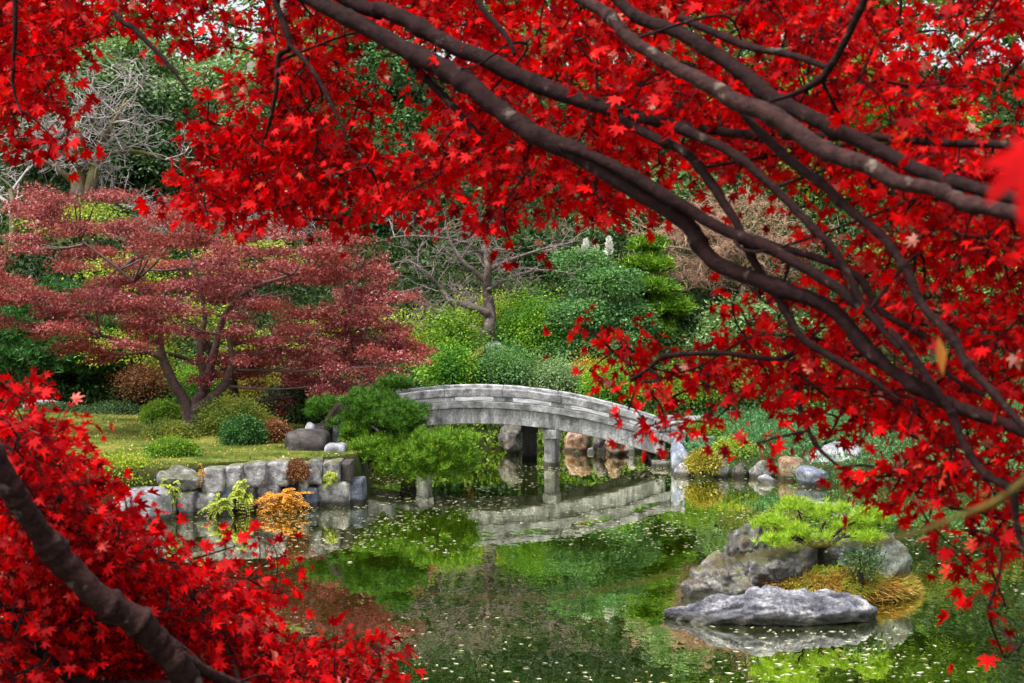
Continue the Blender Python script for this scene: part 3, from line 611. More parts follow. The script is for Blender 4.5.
plant('evergreen_tree', 'broad green tree behind the red leaves at right', 'tree', 920, 42, [lobe(850, 240, 960, 320, 42), lobe(920, 270, 1040, 360, 41), lobe(820, 310, 920, 380, 41)], 'olive', 14000, .13, .2, r0=.2)
plant('evergreen_tree', 'green shrubby tree behind the red leaves left of the largest boulder', 'tree', 760, 38, [lobe(700, 300, 790, 350, 38), lobe(680, 330, 760, 385, 37.6), lobe(760, 325, 850, 385, 38)], 'pale', 12000, .1, .16, r0=.1)
plant('yellow_maple', 'yellow green tree glowing behind the pink maple', 'tree', 235, 33, [lobe(25, 203, 125, 245, 34), lobe(80, 255, 170, 300, 33), lobe(140, 300, 240, 350, 33), lobe(220, 330, 310, 400, 32.5), lobe(300, 310, 360, 350, 32), lobe(80, 330, 180, 380, 33.5), lobe(280, 370, 345, 410, 32), lobe(385, 310, 425, 345, 33), lobe(190, 240, 300, 290, 34)], 'yellow', 13000, .075, .2, r0=.12, flat=.4)
plant('pine_tree', 'dark green pine standing at the left end of the lawn', 'tree', 72, 36, [lobe(-30, 318, 60, 352, 36), lobe(30, 335, 120, 372, 35.6), lobe(-20, 345, 60, 378, 35.4), lobe(80, 322, 150, 362, 36), lobe(70, 355, 130, 376, 35.8), lobe(10, 290, 100, 330, 36.4)], 'needledark', 9000, .22, .2, tmpl=T_TUFTWIDE, needles=True, r0=.22)
plant('rust_tree', 'small rust orange tree behind the pink maple trunk', 'tree', 125, 37, [lobe(105, 372, 150, 405, 37), lobe(140, 385, 175, 412, 36.6), lobe(230, 372, 290, 400, 35)], 'rust', 5000, .08, .12, r0=.05)
plant('evergreen_tree', 'dark blue green shrubby tree under the right side of the pink maple', 'tree', 305, 31, [lobe(262, 385, 318, 425, 31), lobe(300, 375, 350, 420, 31), lobe(285, 400, 335, 432, 30.6)], 'dark', 9000, .07, .1, r0=.06)

# pine over the wall's end
PINE = [(342, 392, 402, 420, 24.6), (374, 402, 428, 434, 24.2), (350, 436, 415, 466, 24.3), (395, 432, 480, 474, 24.0), (385, 456, 470, 488, 24.2), (378, 378, 412, 394, 24.8), (336, 412, 376, 434, 24.8), (440, 446, 476, 480, 24.3), (306, 398, 345, 422, 25.2), (340, 424, 372, 446, 24.6), (384, 420, 424, 438, 24.4), (362, 400, 412, 430, 24.5), (372, 446, 440, 478, 24.1), (420, 440, 468, 470, 24.1)]
pb = at(326, 437, 24.9); pb[2] = gz(pb[0], 24.9)
proot = empty('pine_tree', pb, 'dense green pine leaning over the water at the wall\'s end', 'tree')
mb = MB(); tp, tr = smooth_path([pb - np.array((0, 0, .1)), at(330, 420, 24.9), at(342, 405, 24.9), at(368, 398, 24.7), at(395, 385, 24.8)], [.11, .085, .07, .05, .025]); mb.tube(tp, tr, 10, .06)
for (a, b_, c, d, Y) in PINE:
    t = at((a + c) / 2, (b_ + d) / 2, Y); s = tp[int(rng.integers(6, len(tp) - 2))]; p, r = smooth_path([s, (s + t) / 2 + np.array((0, 0, .05)), t], [.05, .035, .015]); mb.tube(p, r, 6)
mb.build('trunk', M['barkdark'], proot)
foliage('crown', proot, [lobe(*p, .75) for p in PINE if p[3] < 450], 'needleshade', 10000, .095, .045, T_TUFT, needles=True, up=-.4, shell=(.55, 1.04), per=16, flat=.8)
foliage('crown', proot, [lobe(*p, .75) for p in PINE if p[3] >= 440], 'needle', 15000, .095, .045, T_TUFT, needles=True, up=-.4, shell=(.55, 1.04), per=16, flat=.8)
# islet pine
ib = at(822, 560, 15.6); ib[2] = .3
plant('dwarf_pine', 'bright yellow green dwarf pine spreading over the islet', 'tree', 822, 15.6, [lobe(780, 502, 815, 514, 15.6), lobe(815, 508, 850, 520, 15.9), lobe(850, 512, 886, 526, 15.6), lobe(757, 518, 785, 532, 15.3), lobe(784, 526, 812, 542, 15.2), lobe(830, 524, 868, 536, 15.7), lobe(762, 536, 788, 548, 15.1), lobe(806, 536, 830, 548, 15.2), lobe(850, 534, 884, 548, 15.4)], 'needlelime', 1500, .085, .05, tmpl=T_TUFT, needles=True, r0=.04, base=ib, up=-.2, per=8)

# the pink maple on the lawn
PK = [(20, 188, 130, 222), (90, 200, 230, 240), (10, 228, 110, 262), (180, 222, 300, 262), (250, 240, 350, 275), (100, 250, 250, 285), (-30, 258, 60, 295), (200, 272, 340, 312), (320, 268, 400, 305), (40, 288, 180, 318), (300, 300, 410, 335), (-40, 300, 60, 335), (150, 305, 240, 335), (320, 328, 425, 362), (60, 320, 170, 345), (220, 330, 330, 360), (290, 352, 390, 382), (60, 340, 110, 360), (200, 355, 270, 380), (280, 378, 340, 408), (310, 370, 370, 400), (255, 350, 300, 380), (140, 225, 200, 255), (355, 350, 420, 380), (330, 240, 385, 270)]
kb = at(190, 431, 28.7); kb[2] = gz(kb[0], 28.7)
kroot = empty('maple_tree', kb, 'spreading dusty pink maple with layered crown on the lawn', 'tree')
mb = MB(); KS = []
for path, rad in (([kb, at(186, 405, 28.7), at(172, 380, 28.6), at(162, 355, 28.5), at(160, 335, 28.4)], [.2, .15, .13, .11, .07]),
                  ([kb, at(196, 405, 28.8), at(205, 385, 29), at(200, 350, 29.2), at(205, 320, 29.4)], [.22, .17, .13, .1, .06]),
                  ([at(194, 412, 28.7), at(212, 398, 28.6), at(226, 382, 28.5), at(232, 360, 28.3), at(228, 335, 28.2)], [.15, .13, .11, .08, .05]),
                  ([at(205, 390, 28.9), at(215, 350, 29), at(225, 315, 29), at(250, 290, 28.8), at(290, 275, 28.5)], [.11, .1, .08, .06, .03]),
                  ([at(164, 360, 28.5), at(135, 345, 28.2), at(100, 335, 27.8), at(60, 325, 27.4)], [.08, .06, .045, .02]),
                  ([at(228, 345, 28.6), at(265, 338, 29), at(310, 330, 29.4), at(360, 338, 29.8)], [.06, .055, .04, .02]),
                  ([at(160, 335, 28.4), at(150, 300, 28.2), at(120, 270, 28), at(80, 240, 28)], [.07, .055, .045, .02]),
                  ([at(205, 320, 29.4), at(200, 285, 29.6), at(190, 255, 29.6), at(170, 225, 29.5)], [.06, .05, .04, .02])):
    P, R = smooth_path(path, np.array(rad) * .8, 5); mb.tube(P, R, 9, .05); KS.append(P)
KS = np.concatenate(KS); pads = []
for i, (a, b_, c, d) in enumerate(PK):
    Y = 28.6 + ((i * 37) % 11 - 5) * .42; L_ = lobe(a, b_, c, d, Y, .8); t = np.array(L_[:3])
    for q_ in range(12):
        pads.append((L_[0] + L_[3] * rng.uniform(-1, 1), L_[1] + L_[4] * rng.uniform(-1, 1), L_[2] + L_[5] * rng.uniform(-1.3, 1.2), L_[3] * rng.uniform(.2, .45), L_[4] * rng.uniform(.3, .5), L_[5] * rng.uniform(.2, .45)))
    s = KS[np.argmin(np.linalg.norm(KS - t, axis=1) + np.where(KS[:, 2] > t[2], 1.5, 0))]
    for k in range(3):
        t2 = t + np.array((L_[3] * rng.uniform(-.7, .7), L_[4] * rng.uniform(-.6, .6), 0)); P, R = smooth_path([s, (s + t2) / 2 + np.array((0, 0, -.08)), t2], [.03, .022, .008]); mb.tube(P, R, 5)
mb.build('trunk', M['barkpink'], kroot)
foliage('crown', kroot, pads, 'pinkmaple', 112000, .056, .09, T_TRI, per=9, flat=.4, up=-.5, shell=(.2, 1.25))

# bare trees
def bare(root, base, dirv, length, r0, depth, mat, name='branches', droop=0, spread=.7, minr=.006, seedn=1, taper=.62, kids=(2, 4), trunk_mb=None, trunk_depth=1):
    mbs = [MB(), MB()]; r = np.random.default_rng(seedn)
    def grow(p, d, L, rad, lev):
        pts = [p]; n = 4
        for k in range(n):
            d = unit(d + r.standard_normal(3) * .2 + np.array((0, 0, -droop * .12 if lev else .03))); pts.append(pts[-1] + d * L / n)
        mb = mbs[0] if lev < trunk_depth else mbs[1]
        mb.tube(pts, np.linspace(rad, max(rad * taper, minr * .8), n + 1), 8 if lev < 1 else (5 if lev < 3 else 3), cap=False)
        if lev >= depth: return
        for k in range(int(r.integers(*kids)) + (1 if lev == 0 else 0)):
            t = r.uniform(.35, 1); q = pts[min(int(t * n), n - 1)] + (pts[min(int(t * n) + 1, n)] - pts[min(int(t * n), n - 1)]) * (t * n % 1)
            nd = unit(d + r.standard_normal(3) * spread * np.array((1.15, 1.15, .8))); grow(q, nd, L * r.uniform(.55, .85), max(rad * r.uniform(.45, .65), minr), lev + 1)
    grow(np.asarray(base, float), unit(dirv), length, r0, 0)
    return mbs
def bare_tree(name, label, px, Y, length, r0, depth, bark, twig, seedn, dirv=(0, 0, 1), gzv=None, **k):
    x = (px - 512) / F * Y; b = np.array((x, Y, gz(x, Y) if gzv is None else gzv)); root = empty(name, b, label, 'tree')
    m = bare(root, b - np.array((0, 0, .2)), dirv, length, r0, depth, twig, seedn=seedn, **k)
    m[0].build('trunk', M[bark], root); m[1].build('crown', M[twig], root); return root
for nm, lb, px, Y, LB, mt, n_ in (
    ('evergreen_tree', 'dark bushy tree left of the bare plum tree, behind its twigs', 425, 46, [lobe(385, 240, 455, 300, 46), lobe(420, 225, 480, 270, 46.5)], 'dark', 7000),
    ('evergreen_tree', 'dark tree standing behind the white plumes', 600, 50, [lobe(540, 190, 620, 250, 50), lobe(590, 170, 680, 240, 50.5), lobe(640, 150, 700, 200, 51)], 'dark', 13000),
    ('evergreen_tree', 'dark green shrubby tree between the plum twigs and the white plumes', 535, 43, [lobe(495, 245, 550, 300, 43), lobe(525, 262, 580, 310, 42.5)], 'dark', 7000),
    ('evergreen_tree', 'green tree on the slope above the peach brown maple', 720, 55, [lobe(660, 90, 760, 170, 55), lobe(720, 130, 830, 200, 54)], 'mid', 9000),
    ('evergreen_tree', 'light green tree high on the slope behind the top red leaves', 560, 60, [lobe(480, 30, 590, 110, 60), lobe(550, 70, 660, 150, 59)], 'olive', 9000),
    ('evergreen_tree', 'grey green tree behind the dense red leaves at upper left', 210, 54, [lobe(160, 60, 250, 130, 54), lobe(210, 100, 310, 180, 53), lobe(230, 170, 320, 240, 50)], 'pale', 12000)):
    plant(nm, lb, 'tree', px, Y, LB, mt, n_, .17, .22, r0=.18)
def crooked_tree(name, label, basepx, Y, PL, rmul, bark, twig, ntw, L0, minr, sd0, wig=.3):
    root = empty(name, at(*basepx, Y), label, 'tree'); mbT, mbB = MB(), MB(); tips = []
    for path, rad in PL:
        P, R = smooth_path([at(a, b_, Y + wig * math.sin(a)) for a, b_ in path], np.array(rad) * rmul, 5); mbT.tube(P, R, 8, .07); tips += [P[k] for k in range(len(P) // 3, len(P), 2)]
    mbT.build('trunk', M[bark], root)
    for i, t in enumerate(tips):
        for k in range(ntw):
            m = bare(None, t, (rng.uniform(-1, 1), rng.uniform(-.6, .6), rng.uniform(-.15, .7)), rng.uniform(.6, 1.1) * L0, minr * 2.6, 3, None, spread=.65, seedn=sd0 + i * 7 + k, kids=(2, 4), minr=minr, trunk_depth=0)
            if m[1].n: mbB.v += m[1].v; mbB.f += [tuple(j + mbB.n for j in f) for f in m[1].f]; mbB.n += m[1].n
    mbB.build('crown', M[twig], root); return root
crooked_tree('bare_tree', 'bare tree with mossy trunk and silvery twigs behind the pink maple', (82, 218), 41,
    [([(82, 222), (79, 190), (78, 162), (80, 140), (74, 112)], [.3, .25, .2, .13, .05]), ([(85, 205), (92, 180), (97, 155), (106, 135), (118, 115), (126, 98)], [.2, .17, .13, .09, .06, .03]),
     ([(80, 168), (68, 152), (52, 143), (35, 140), (8, 137)], [.1, .08, .06, .05, .02]), ([(78, 190), (62, 172), (45, 161), (28, 158)], [.09, .07, .05, .02]),
     ([(95, 160), (115, 153), (140, 152), (165, 160)], [.08, .06, .05, .02]), ([(90, 182), (105, 192), (122, 207), (140, 212)], [.08, .06, .04, .02]), ([(82, 140), (95, 125), (100, 105), (98, 88)], [.07, .05, .04, .02])], 1.0, 'barkmoss', 'twiggrey', 1, 1.1, .0095, 900)
bare_tree('bare_tree', 'bare grey twiggy tree at the left edge above the pink maple', 12, 40, 1.9, .12, 5, 'barkmoss', 'twiggrey', 11, gzv=float(at(12, 245, 40)[2]), spread=.9, kids=(2, 4), minr=.011)
bare_tree('bare_tree', 'low bare grey shrub right of the mossy trunked tree', 165, 41, 1.3, .07, 5, 'twiggrey', 'twiggrey', 14, gzv=float(at(165, 245, 41)[2]), spread=1.0, kids=(2, 4), minr=.012)
bare_tree('bare_tree', 'bare grey shrub behind the top of the pink maple', 275, 42, 1.5, .08, 5, 'twiggrey', 'twiggrey', 18, gzv=float(at(275, 262, 42)[2]), spread=.9, kids=(3, 5), minr=.012)
bare_tree('bare_tree', 'tall forked grey tree rising into the white sky gap', 250, 62, 7.5, .32, 4, 'twigbrown', 'twigbrown', 21, spread=.5, kids=(2, 4), minr=.03, trunk_depth=2)
x = (308 - 512) / F * 46; b = np.array((x, 46, gz(x, 46))); root = empty('grey_tree', b, 'grey columnar trunk showing beside the pink maple crown', 'tree')
mb = MB(); P, R = smooth_path([b - (0, 0, .2), at(308, 250, 46), at(307, 180, 46), at(312, 60, 46.3)], [.3, .25, .22, .14]); mb.tube(P, R, 12, .05); mb.build('trunk', M['barkgrey'], root)
foliage('crown', root, [lobe(280, 90, 350, 150, 46), lobe(300, 60, 380, 120, 47), lobe(240, 100, 310, 170, 47)], 'dark', 6000, .16, .25)
# plum tree
M['plumbark'] = bark_mat('plum bark', (.03, .02, .017), (.2, .16, .145), scale=9)
crooked_tree('plum_tree', 'bare plum tree with crooked boughs on the slope behind the bridge', (490, 350), 36.6,
    [([(492, 356), (489, 330), (490, 312), (487, 290), (488, 268), (484, 245)], [.17, .14, .13, .11, .08, .04]), ([(490, 342), (480, 332), (466, 328), (455, 318), (452, 305)], [.12, .1, .09, .06, .05]),
     ([(456, 322), (440, 326), (425, 326), (412, 332)], [.07, .06, .045, .025]), ([(489, 314), (470, 306), (452, 302), (440, 288), (425, 272), (408, 260)], [.1, .08, .07, .05, .04, .02]),
     ([(487, 282), (475, 272), (463, 262), (452, 245), (446, 228)], [.08, .065, .055, .04, .02]), ([(488, 270), (510, 260), (540, 250), (572, 242)], [.06, .045, .03, .012]),
     ([(486, 256), (468, 244), (440, 238), (405, 236), (385, 240)], [.05, .04, .03, .02, .012]), ([(488, 290), (505, 280), (530, 272), (552, 270)], [.05, .04, .025, .012])], 1.15, 'plumbark', 'twigbrown', 1, .75, .0055, 300)
M['twigpeach'] = bark_mat('peach brown twig', (.25, .14, .09), (.5, .33, .24), scale=20, bump=.1)
crooked_tree('bare_tree', 'nearly bare peach brown tree spreading behind the two parallel red maple limbs', (745, 330), 39.5,
    [([(745, 335), (742, 290), (736, 255), (728, 225)], [.12, .1, .07, .03]), ([(742, 285), (715, 262), (690, 250), (655, 245)], [.07, .05, .04, .015]), ([(742, 280), (770, 258), (800, 240)], [.07, .05, .015]),
     ([(738, 262), (712, 236), (695, 215)], [.05, .035, .015]), ([(742, 300), (710, 290), (670, 282), (640, 284)], [.05, .04, .025, .012])], 1.0, 'barkmoss', 'twigpeach', 3, .9, .008, 1500)

# ferns and wall plants
def fern(label, box, Y, mat, n=16, leaf=.05, seedn=1):
    r = np.random.default_rng(seedn); x0, y0, x1, y1 = box; b = at((x0 + x1) / 2, y0 + (y1 - y0) * .3, Y); b[1] += .1; b0 = b
    rx = px2m(x1 - x0, Y) / 2; rz = px2m(y1 - y0, Y) * .75; C = []; D = []; Nn = []; S = []; mb = MB()
    for i in range(n):
        a = r.uniform(-1, 1); out = np.array((a * rx * 1.05, -r.uniform(.05, .4), 0)); drop = rz * r.uniform(-.15, 1.0); rise = r.uniform(-.02, .16); b = b0 + np.array((r.uniform(-.5, .5) * rx, 0, r.uniform(-.5, .25) * rz)); pts = []
        for t in np.linspace(0, 1, 14):
            p = b + out * t + np.array((0, 0, rise * math.sin(min(t * 2.2, 3.14)) - drop * t * t)); pts.append(p)
        pts = np.array(pts); T = unit(np.gradient(pts, axis=0)); mb.tube(pts, np.linspace(.006, .002, 14), 3, cap=False)
        sd_ = unit(np.cross(T, (0, -.5, 1)))
        for k in range(1, 14):
            for s in (-1, 1): C.append(pts[k]); D.append(sd_[k] * s + T[k] * .5 - np.array((0, 0, .15))); Nn.append(np.array((0, -.6, .8)) + .25 * r.standard_normal(3)); S.append(leaf * .62 * (1.3 - .9 * abs(k / 13 - .35)) * r.uniform(.7, 1.25))
    root = empty('fern', b, label, 'fern'); V, Fc = place(T_OVAL, C, D, Nn, S); mesh_obj('foliage', V, Fc, M[mat], root, smooth=False); mb.build('stem', M['twigolive'], root); return root
fern('orange fern hanging down the stone wall to the water', (258, 492, 304, 518), 21.95, 'fernorange', 80, .06, 1)
fern('yellow green fern in the middle of the stone wall', (230, 482, 254, 512), 21.7, 'fernyellow', 18, .065, 2)
fern('small yellow fern between the pale boulder and the wall', (160, 480, 180, 512), 21.25, 'fernyellow', 26, .05, 3)
fern('small yellow plant low on the wall left of the orange fern', (206, 498, 236, 516), 21.4, 'fernyellow', 26, .05, 4)
fern('tiny yellow plant between the right end stones of the wall', (322, 474, 340, 488), 22.6, 'fernyellow', 20, .04, 5)
fern('small orange tuft in a joint of the wall\'s top row', (199, 470, 206, 486), 21.4, 'fernorange', 8, .03, 6)

# ------------------------------------------------------------------ uncountable greenery ("stuff")
def scatter(name, mat, n, xr, yr, size, tmpl, up=.9, ok=None, lift=.0, group=None, zf=ground, tilt=.6, cl=.0):
    X = rng.uniform(*xr, n); Y = rng.uniform(*yr, n)
    if ok is not None: k = ok(X, Y); X, Y = X[k], Y[k]
    Z = zf(X, Y) + rng.uniform(0, 1, len(X)) * lift; P = np.stack([X, Y, Z], 1)
    D = unit(np.array((0, 0, up)) + tilt * rng.standard_normal(P.shape)); Nn = rng.standard_normal(P.shape) + np.array((0, -.4, .3))
    V, Fc = place(tmpl, P, D, Nn, size * rng.uniform(.6, 1.3, len(P)))
    return tag(mesh_obj(name, V, Fc, M[mat], smooth=False), kind='stuff')
T_BLADE = (np.array([(0, -.06, 0), (0, .06, 0), (1, 0, .12)]), np.array([(0, 1, 2)]))
scatter('lawn_grass', 'grassblade', 70000, (-11, -2.4), (20.5, 34.5), .055, T_BLADE, 1, lambda X, Y: pond_sdf(X, Y) > .2)
scatter('lawn_leaf_litter', 'litter', 3500, (-10, -2.4), (20.5, 34), .05, T_OVAL, .1, lambda X, Y: pond_sdf(X, Y) > .25, lift=.03, tilt=1)
scatter('ground_cover', 'cover', 60000, (3.2, 13), (22, 33.5), .085, T_SLIM, .5, lambda X, Y: (pond_sdf(X, Y) > -.06) & (np.hypot((X - 6.15) / .75, (Y - 26.6) / .6) > 1), lift=.22, zf=lambda X, Y: np.maximum(ground(X, Y), .04))
scatter('undergrowth', 'undergrowth', 110000, (-16, 16), (32.8, 44), .1, T_OVAL, .5, lambda X, Y: (pond_sdf(X, Y) > .1) & ((X > -2.5) | (Y > 34.6)) , lift=.5)
scatter('undergrowth', 'undergrowth', 90000, (-24, 26), (42, 64), .19, T_OVAL, .4, lambda X, Y: (pond_sdf(X, Y) > .1) & ((X > -2.5) | (Y > 34.6)), lift=.45)
scatter('shore_plants', 'mid', 5000, (-3.4, 3.4), (31.2, 33.2), .1, T_OVAL, .3, lambda X, Y: pond_sdf(X, Y) > -.25, lift=.35, zf=lambda X, Y: np.maximum(ground(X, Y), .05))
# fringe of orange sedge and moss on the islet
def islet_z(X, Y): return .27 * np.sqrt(np.clip(1 - ((X - 3.25) / 1.25) ** 2 - ((Y - 15.6) / .75) ** 2, 0, 1)) * .9
ng = 8500; a = rng.uniform(-2.3, .45, ng); rr = rng.uniform(.5, 1.04, ng)
X = 3.3 + 1.1 * np.cos(a) * rr; Y = 15.55 + .68 * np.sin(a) * rr; k = X > 2.7; X, Y, a2, rr = X[k], Y[k], a[k], rr[k]
P = np.stack([X, Y, .26 * np.sqrt(np.clip(1.06 - rr ** 2, 0, 1)) + .01], 1); D = np.stack([np.cos(a2) * .7 * rr, np.sin(a2) * .8 * rr, .5 - .35 * rr], 1) + .3 * rng.standard_normal(P.shape)
V, Fc = place((np.array([(0, -.05, 0), (0, .05, 0), (.55, .03, .02), (.55, -.03, .02), (1, 0, -.18)]), np.array([(0, 1, 2), (0, 2, 3), (3, 2, 4)])), P, D, np.array((0, 0, 1)) + .4 * rng.standard_normal(P.shape), rng.uniform(.06, .17, len(P)))
tag(mesh_obj('sedge_grass', V, Fc, M['grassorange'], smooth=False), kind='stuff')
a = rng.uniform(-3.0, .2, 3500); rr = np.sqrt(rng.uniform(0, .8, 3500)); X = 3.2 + 1.1 * np.cos(a) * rr; Y = 15.6 + .7 * np.sin(a) * rr
P = np.stack([X, Y, islet_z(X, Y) + .02], 1); V, Fc = place(T_OVAL, P, np.array((0, 0, .5)) + rng.standard_normal(P.shape), rng.standard_normal(P.shape), rng.uniform(.025, .06, len(P)))
tag(mesh_obj('islet_moss', V, Fc, M['mossgreen'], smooth=False), kind='stuff')
# floating leaves on the pond, gathered in drifts
n = 26000; X = rng.uniform(-7, 9, n); Y = 10 + 19 * rng.uniform(0, 1, n) ** .8
dr = np.array([mnoise.fractal(Vector((x * .5, y * .22, 3.1)), 1, 2, 3) for x, y in zip(X, Y)]); k = (dr + .008 * (Y - 19) > rng.uniform(-.12, .6, n)) & (pond_sdf(X, Y) < -.1) & (np.hypot((X - 3.1) / 1.6, (Y - 15) / 1.6) > .9); X, Y = X[k][:5200], Y[k][:5200]
P = np.stack([X, Y, np.full(len(X), .006)], 1); th = .55 * rng.standard_normal(len(X)) + np.pi * rng.integers(0, 2, len(X)); D = np.stack([np.cos(th), np.sin(th), 0 * th], 1)
V, Fc = place(T_SLIM, P, D, np.tile((0, 0, 1.), (len(X), 1)), rng.uniform(.025, .06, len(X)) * rng.choice([1, 1, 1.5], len(X))); V[:, 2] = .004 + .05 * np.maximum(V[:, 2] - .004, 0)
tag(mesh_obj('floating_leaves', V, Fc, M['flecks'], smooth=False), kind='stuff')
# the wood on the hill behind
WL = []
for i in range(150):
    Yw = rng.uniform(56, 84); xw = rng.uniform(-1, 1) * (Yw * .5 + 6); top = gz(xw, Yw) + rng.uniform(4.5, 11)
    pxw = 512 + xw / Yw * F
    r_ = rng.uniform(1.6, 3)
    if 165 < pxw < 285: top = min(top, H + (HY - 45) / F * Yw)
    WL.append((xw, Yw, top - r_, r_, r_, r_ * rng.uniform(.7, 1.2))); WL.append((xw + rng.uniform(-1.5, 1.5), Yw - .8, top - r_ * 2.4, r_ * 1.2, r_, r_))
P, D, Nn = crown_points(WL, 95000, .38, per=12); V, Fc = place(T_OVAL, P, D, Nn, .34 * rng.uniform(.6, 1.3, len(P)))
tag(mesh_obj('woods', V, Fc, M['wood'], smooth=False), kind='stuff')

# ------------------------------------------------------------------ foreground maples
def grow_maple(root, BR, sprays, barkmats, leafmat, leafsize, twigr=.0024, per=(9, 15), spread=.085, side=150):
    nodes = []
    for (path, rad, bm_) in BR:
        P, R = smooth_path(path, rad, 6); P = P + rng.standard_normal(P.shape) * (R * .045)[:, None]
        mb = MB(); P2, R2 = smooth_path(P, R, 3)
        kn = np.zeros(len(P2))
        for _ in range(max(2, len(P2) // 14)):
            c_ = rng.uniform(0, len(P2)); kn += rng.uniform(.12, .32) * np.exp(-((np.arange(len(P2)) - c_) / 1.6) ** 2)
        P2 = P2 + np.array([mnoise.noise_vector(Vector(p * 7)) for p in P2]) * (R2 * .35)[:, None]
        mb.tube(P2, R2 * (1 + kn), 14, .035); mb.build('branch', M[bm_], root); nodes.append(P)
    main = np.concatenate([n_ for n_ in nodes[1:]]); S = np.array(sprays)
    for _ in range(side):
        if len(nodes) > 92: break
        q = main[int(rng.integers(len(main)))]; near = S[np.linalg.norm(S - q, axis=1) < 1.1]
        if len(near) < 6: continue
        t = near[int(rng.integers(len(near)))]; L = np.linalg.norm(t - q)
        if L < .25 or L > .62 or abs(t[2] - q[2]) > .6 * L: continue
        m1 = q + (t - q) * .35 + rng.standard_normal(3) * .1 * L; m2 = q + (t - q) * .7 + rng.standard_normal(3) * .1 * L
        P, R = smooth_path([q, m1, m2, t], [.004 * L + .002, .003 * L + .0015, .0024, .0012], 6); mb = MB(); mb.tube(P, R, 7, .05); mb.build('branch', M['bark'], root); nodes.append(P)
    nodes = np.concatenate(nodes)
    d0 = np.array([np.min(np.linalg.norm(nodes - s, axis=1)) for s in S]); order = np.argsort(d0)
    cap = np.zeros((len(nodes) + 6 * len(S) + 10, 3)); m = len(nodes); cap[:m] = nodes; mb = MB(); C = []; D = []; Nn = []; SZ = []
    for i in order:
        s = S[i]; j = int(np.argmin(np.linalg.norm(cap[:m] - s, axis=1))); q = cap[j]; L = np.linalg.norm(s - q)
        mid = (q + s) / 2 + rng.standard_normal(3) * .1 * L + np.array((0, 0, .08 * L)); tt = np.linspace(0, 1, 5)[:, None]
        P = (1 - tt) ** 2 * q + 2 * tt * (1 - tt) * mid + tt ** 2 * s
        mb.tube(P, np.linspace(twigr * (1 + min(L, 1) * 1.2), twigr * .55, 5), 4, cap=False); cap[m:m + 4] = P[1:]; m += 4
        k = int(rng.integers(*per)); ax = unit(s - q + 1e-4); ax[2] *= .5
        off = rng.standard_normal((k, 3)) * spread * np.array((1, 1, .55)); c = s + off
        C.append(c); D.append(unit(off * 1.2 + ax * spread * .5 + np.array((0, 0, -.75 * spread)) + rng.standard_normal((k, 3)) * spread * .5))
        hz = rng.standard_normal((k, 3)); hz[:, 2] = np.abs(hz[:, 2]) * .6 + .35; Nn.append(hz); SZ.append(leafsize * rng.uniform(.5, 1.3, k) * (np.linalg.norm(s - cam.location) / 4.3) ** .7)
        for p in c[:5]: mb.tube([s, (s + p) / 2 + np.array((0, 0, .01)), p], [twigr * .4, twigr * .3, twigr * .25], 3, cap=False)
    mb.build('twigs', M['bark'], root)
    C, D, Nn, SZ = (np.concatenate(q) for q in (C, D, Nn, SZ)); pick = rng.choice(4, len(C), p=[.42, .28, .2, .1]); Vs, Fs, n0 = [], [], 0
    for k, tm in enumerate((T_MAPLE, T_CURL, T_FOLD, T_SHRIVEL)):
        v, f = place(tm, C[pick == k], D[pick == k], Nn[pick == k], SZ[pick == k]); Vs.append(v); Fs.append(f + n0); n0 += len(v)
    V, Fc = np.concatenate(Vs), np.concatenate(Fs)
    return mesh_obj('crown', V, Fc, M[leafmat], root, smooth=False), len(V) // len(T_MAPLE[0])

GRID = ["88776523567888876678888888888888", "88731256773114788888888888877877", "87400235776325788888888888887777", "75200135776456788888888888888877",
        "55200157887666788888748888888888", "00000288888888888888424567888888", "00000156665677777776421124688888", "00000013210122112220000013578888",
        "00000000000000000000001135788888", "00000000000000000000122346788888", "00000000000000000024545678888888", "00000000000000000145677888888888",
        "00000000000000000001534577888888", "00000000000000000002522342156888", "00000000000000000000300000047788", "00000000000000000000000000356777",
        "00000000000000000000000000002368", "00000000000000000000000000000167", "00000000000000000000000000000036", "0" * 32, "00000000000000000000000000000004", "0" * 32]
def YF(px): return 4.75 - 2.0 * np.clip(px, -200, 1300) / 1024
sprays = []
def seed_cell(px0, py0, dg, cell=32, yfun=YF, out=sprays, leafpx2=.0265, spread_pre=(-.25, .95), gap=.95, cap=.91):
    o = min((dg / 9.0) ** 1.35 * 1.05, cap); lam = -math.log(1 - o); Y = float(yfun(px0)) + .3
    area = .24 * (px2m(1, Y) ** -2) * leafpx2 ** 2; nl = lam * cell * cell / area; ns = rng.poisson(nl / 11.5)
    for _ in range(ns):
        px = px0 + rng.uniform(0, cell); py = py0 + rng.uniform(0, cell); q = at(px, py, float(yfun(px)) + rng.uniform(*spread_pre))
        if mnoise.noise(Vector(q * 4.2)) < -.17 and rng.uniform() < gap: continue
        out.append(q)
for r, row in enumerate(GRID):
    for c, ch in enumerate(row):
        if ch != '0': seed_cell(c * 32, r * 32, int(ch))
for r in range(-8, 0):
    for c in range(-5, 40): seed_cell(c * 32, r * 32, 4.5 if r < -2 else 6.5)
for r in range(0, 16):
    for c in range(32, 40): seed_cell(c * 32, r * 32, 5)
for r in range(0, 4):
    for c in range(-5, 0): seed_cell(c * 32, r * 32, 6)
def br(pts, wid, off=0, bm_='bark', Y=None):
    P = []; R = []
    for i, p in enumerate(pts):
        y = (TY if p[0] > 1255 else float(YF(p[0])) - .25 + off) if Y is None else (Y if np.isscalar(Y) else Y[i]); P.append(at(p[0], p[1], y)); R.append(px2m(wid[i] if not np.isscalar(wid) else wid, y) / 2 * .88)
    return (P, R, bm_)
TY = 2.35
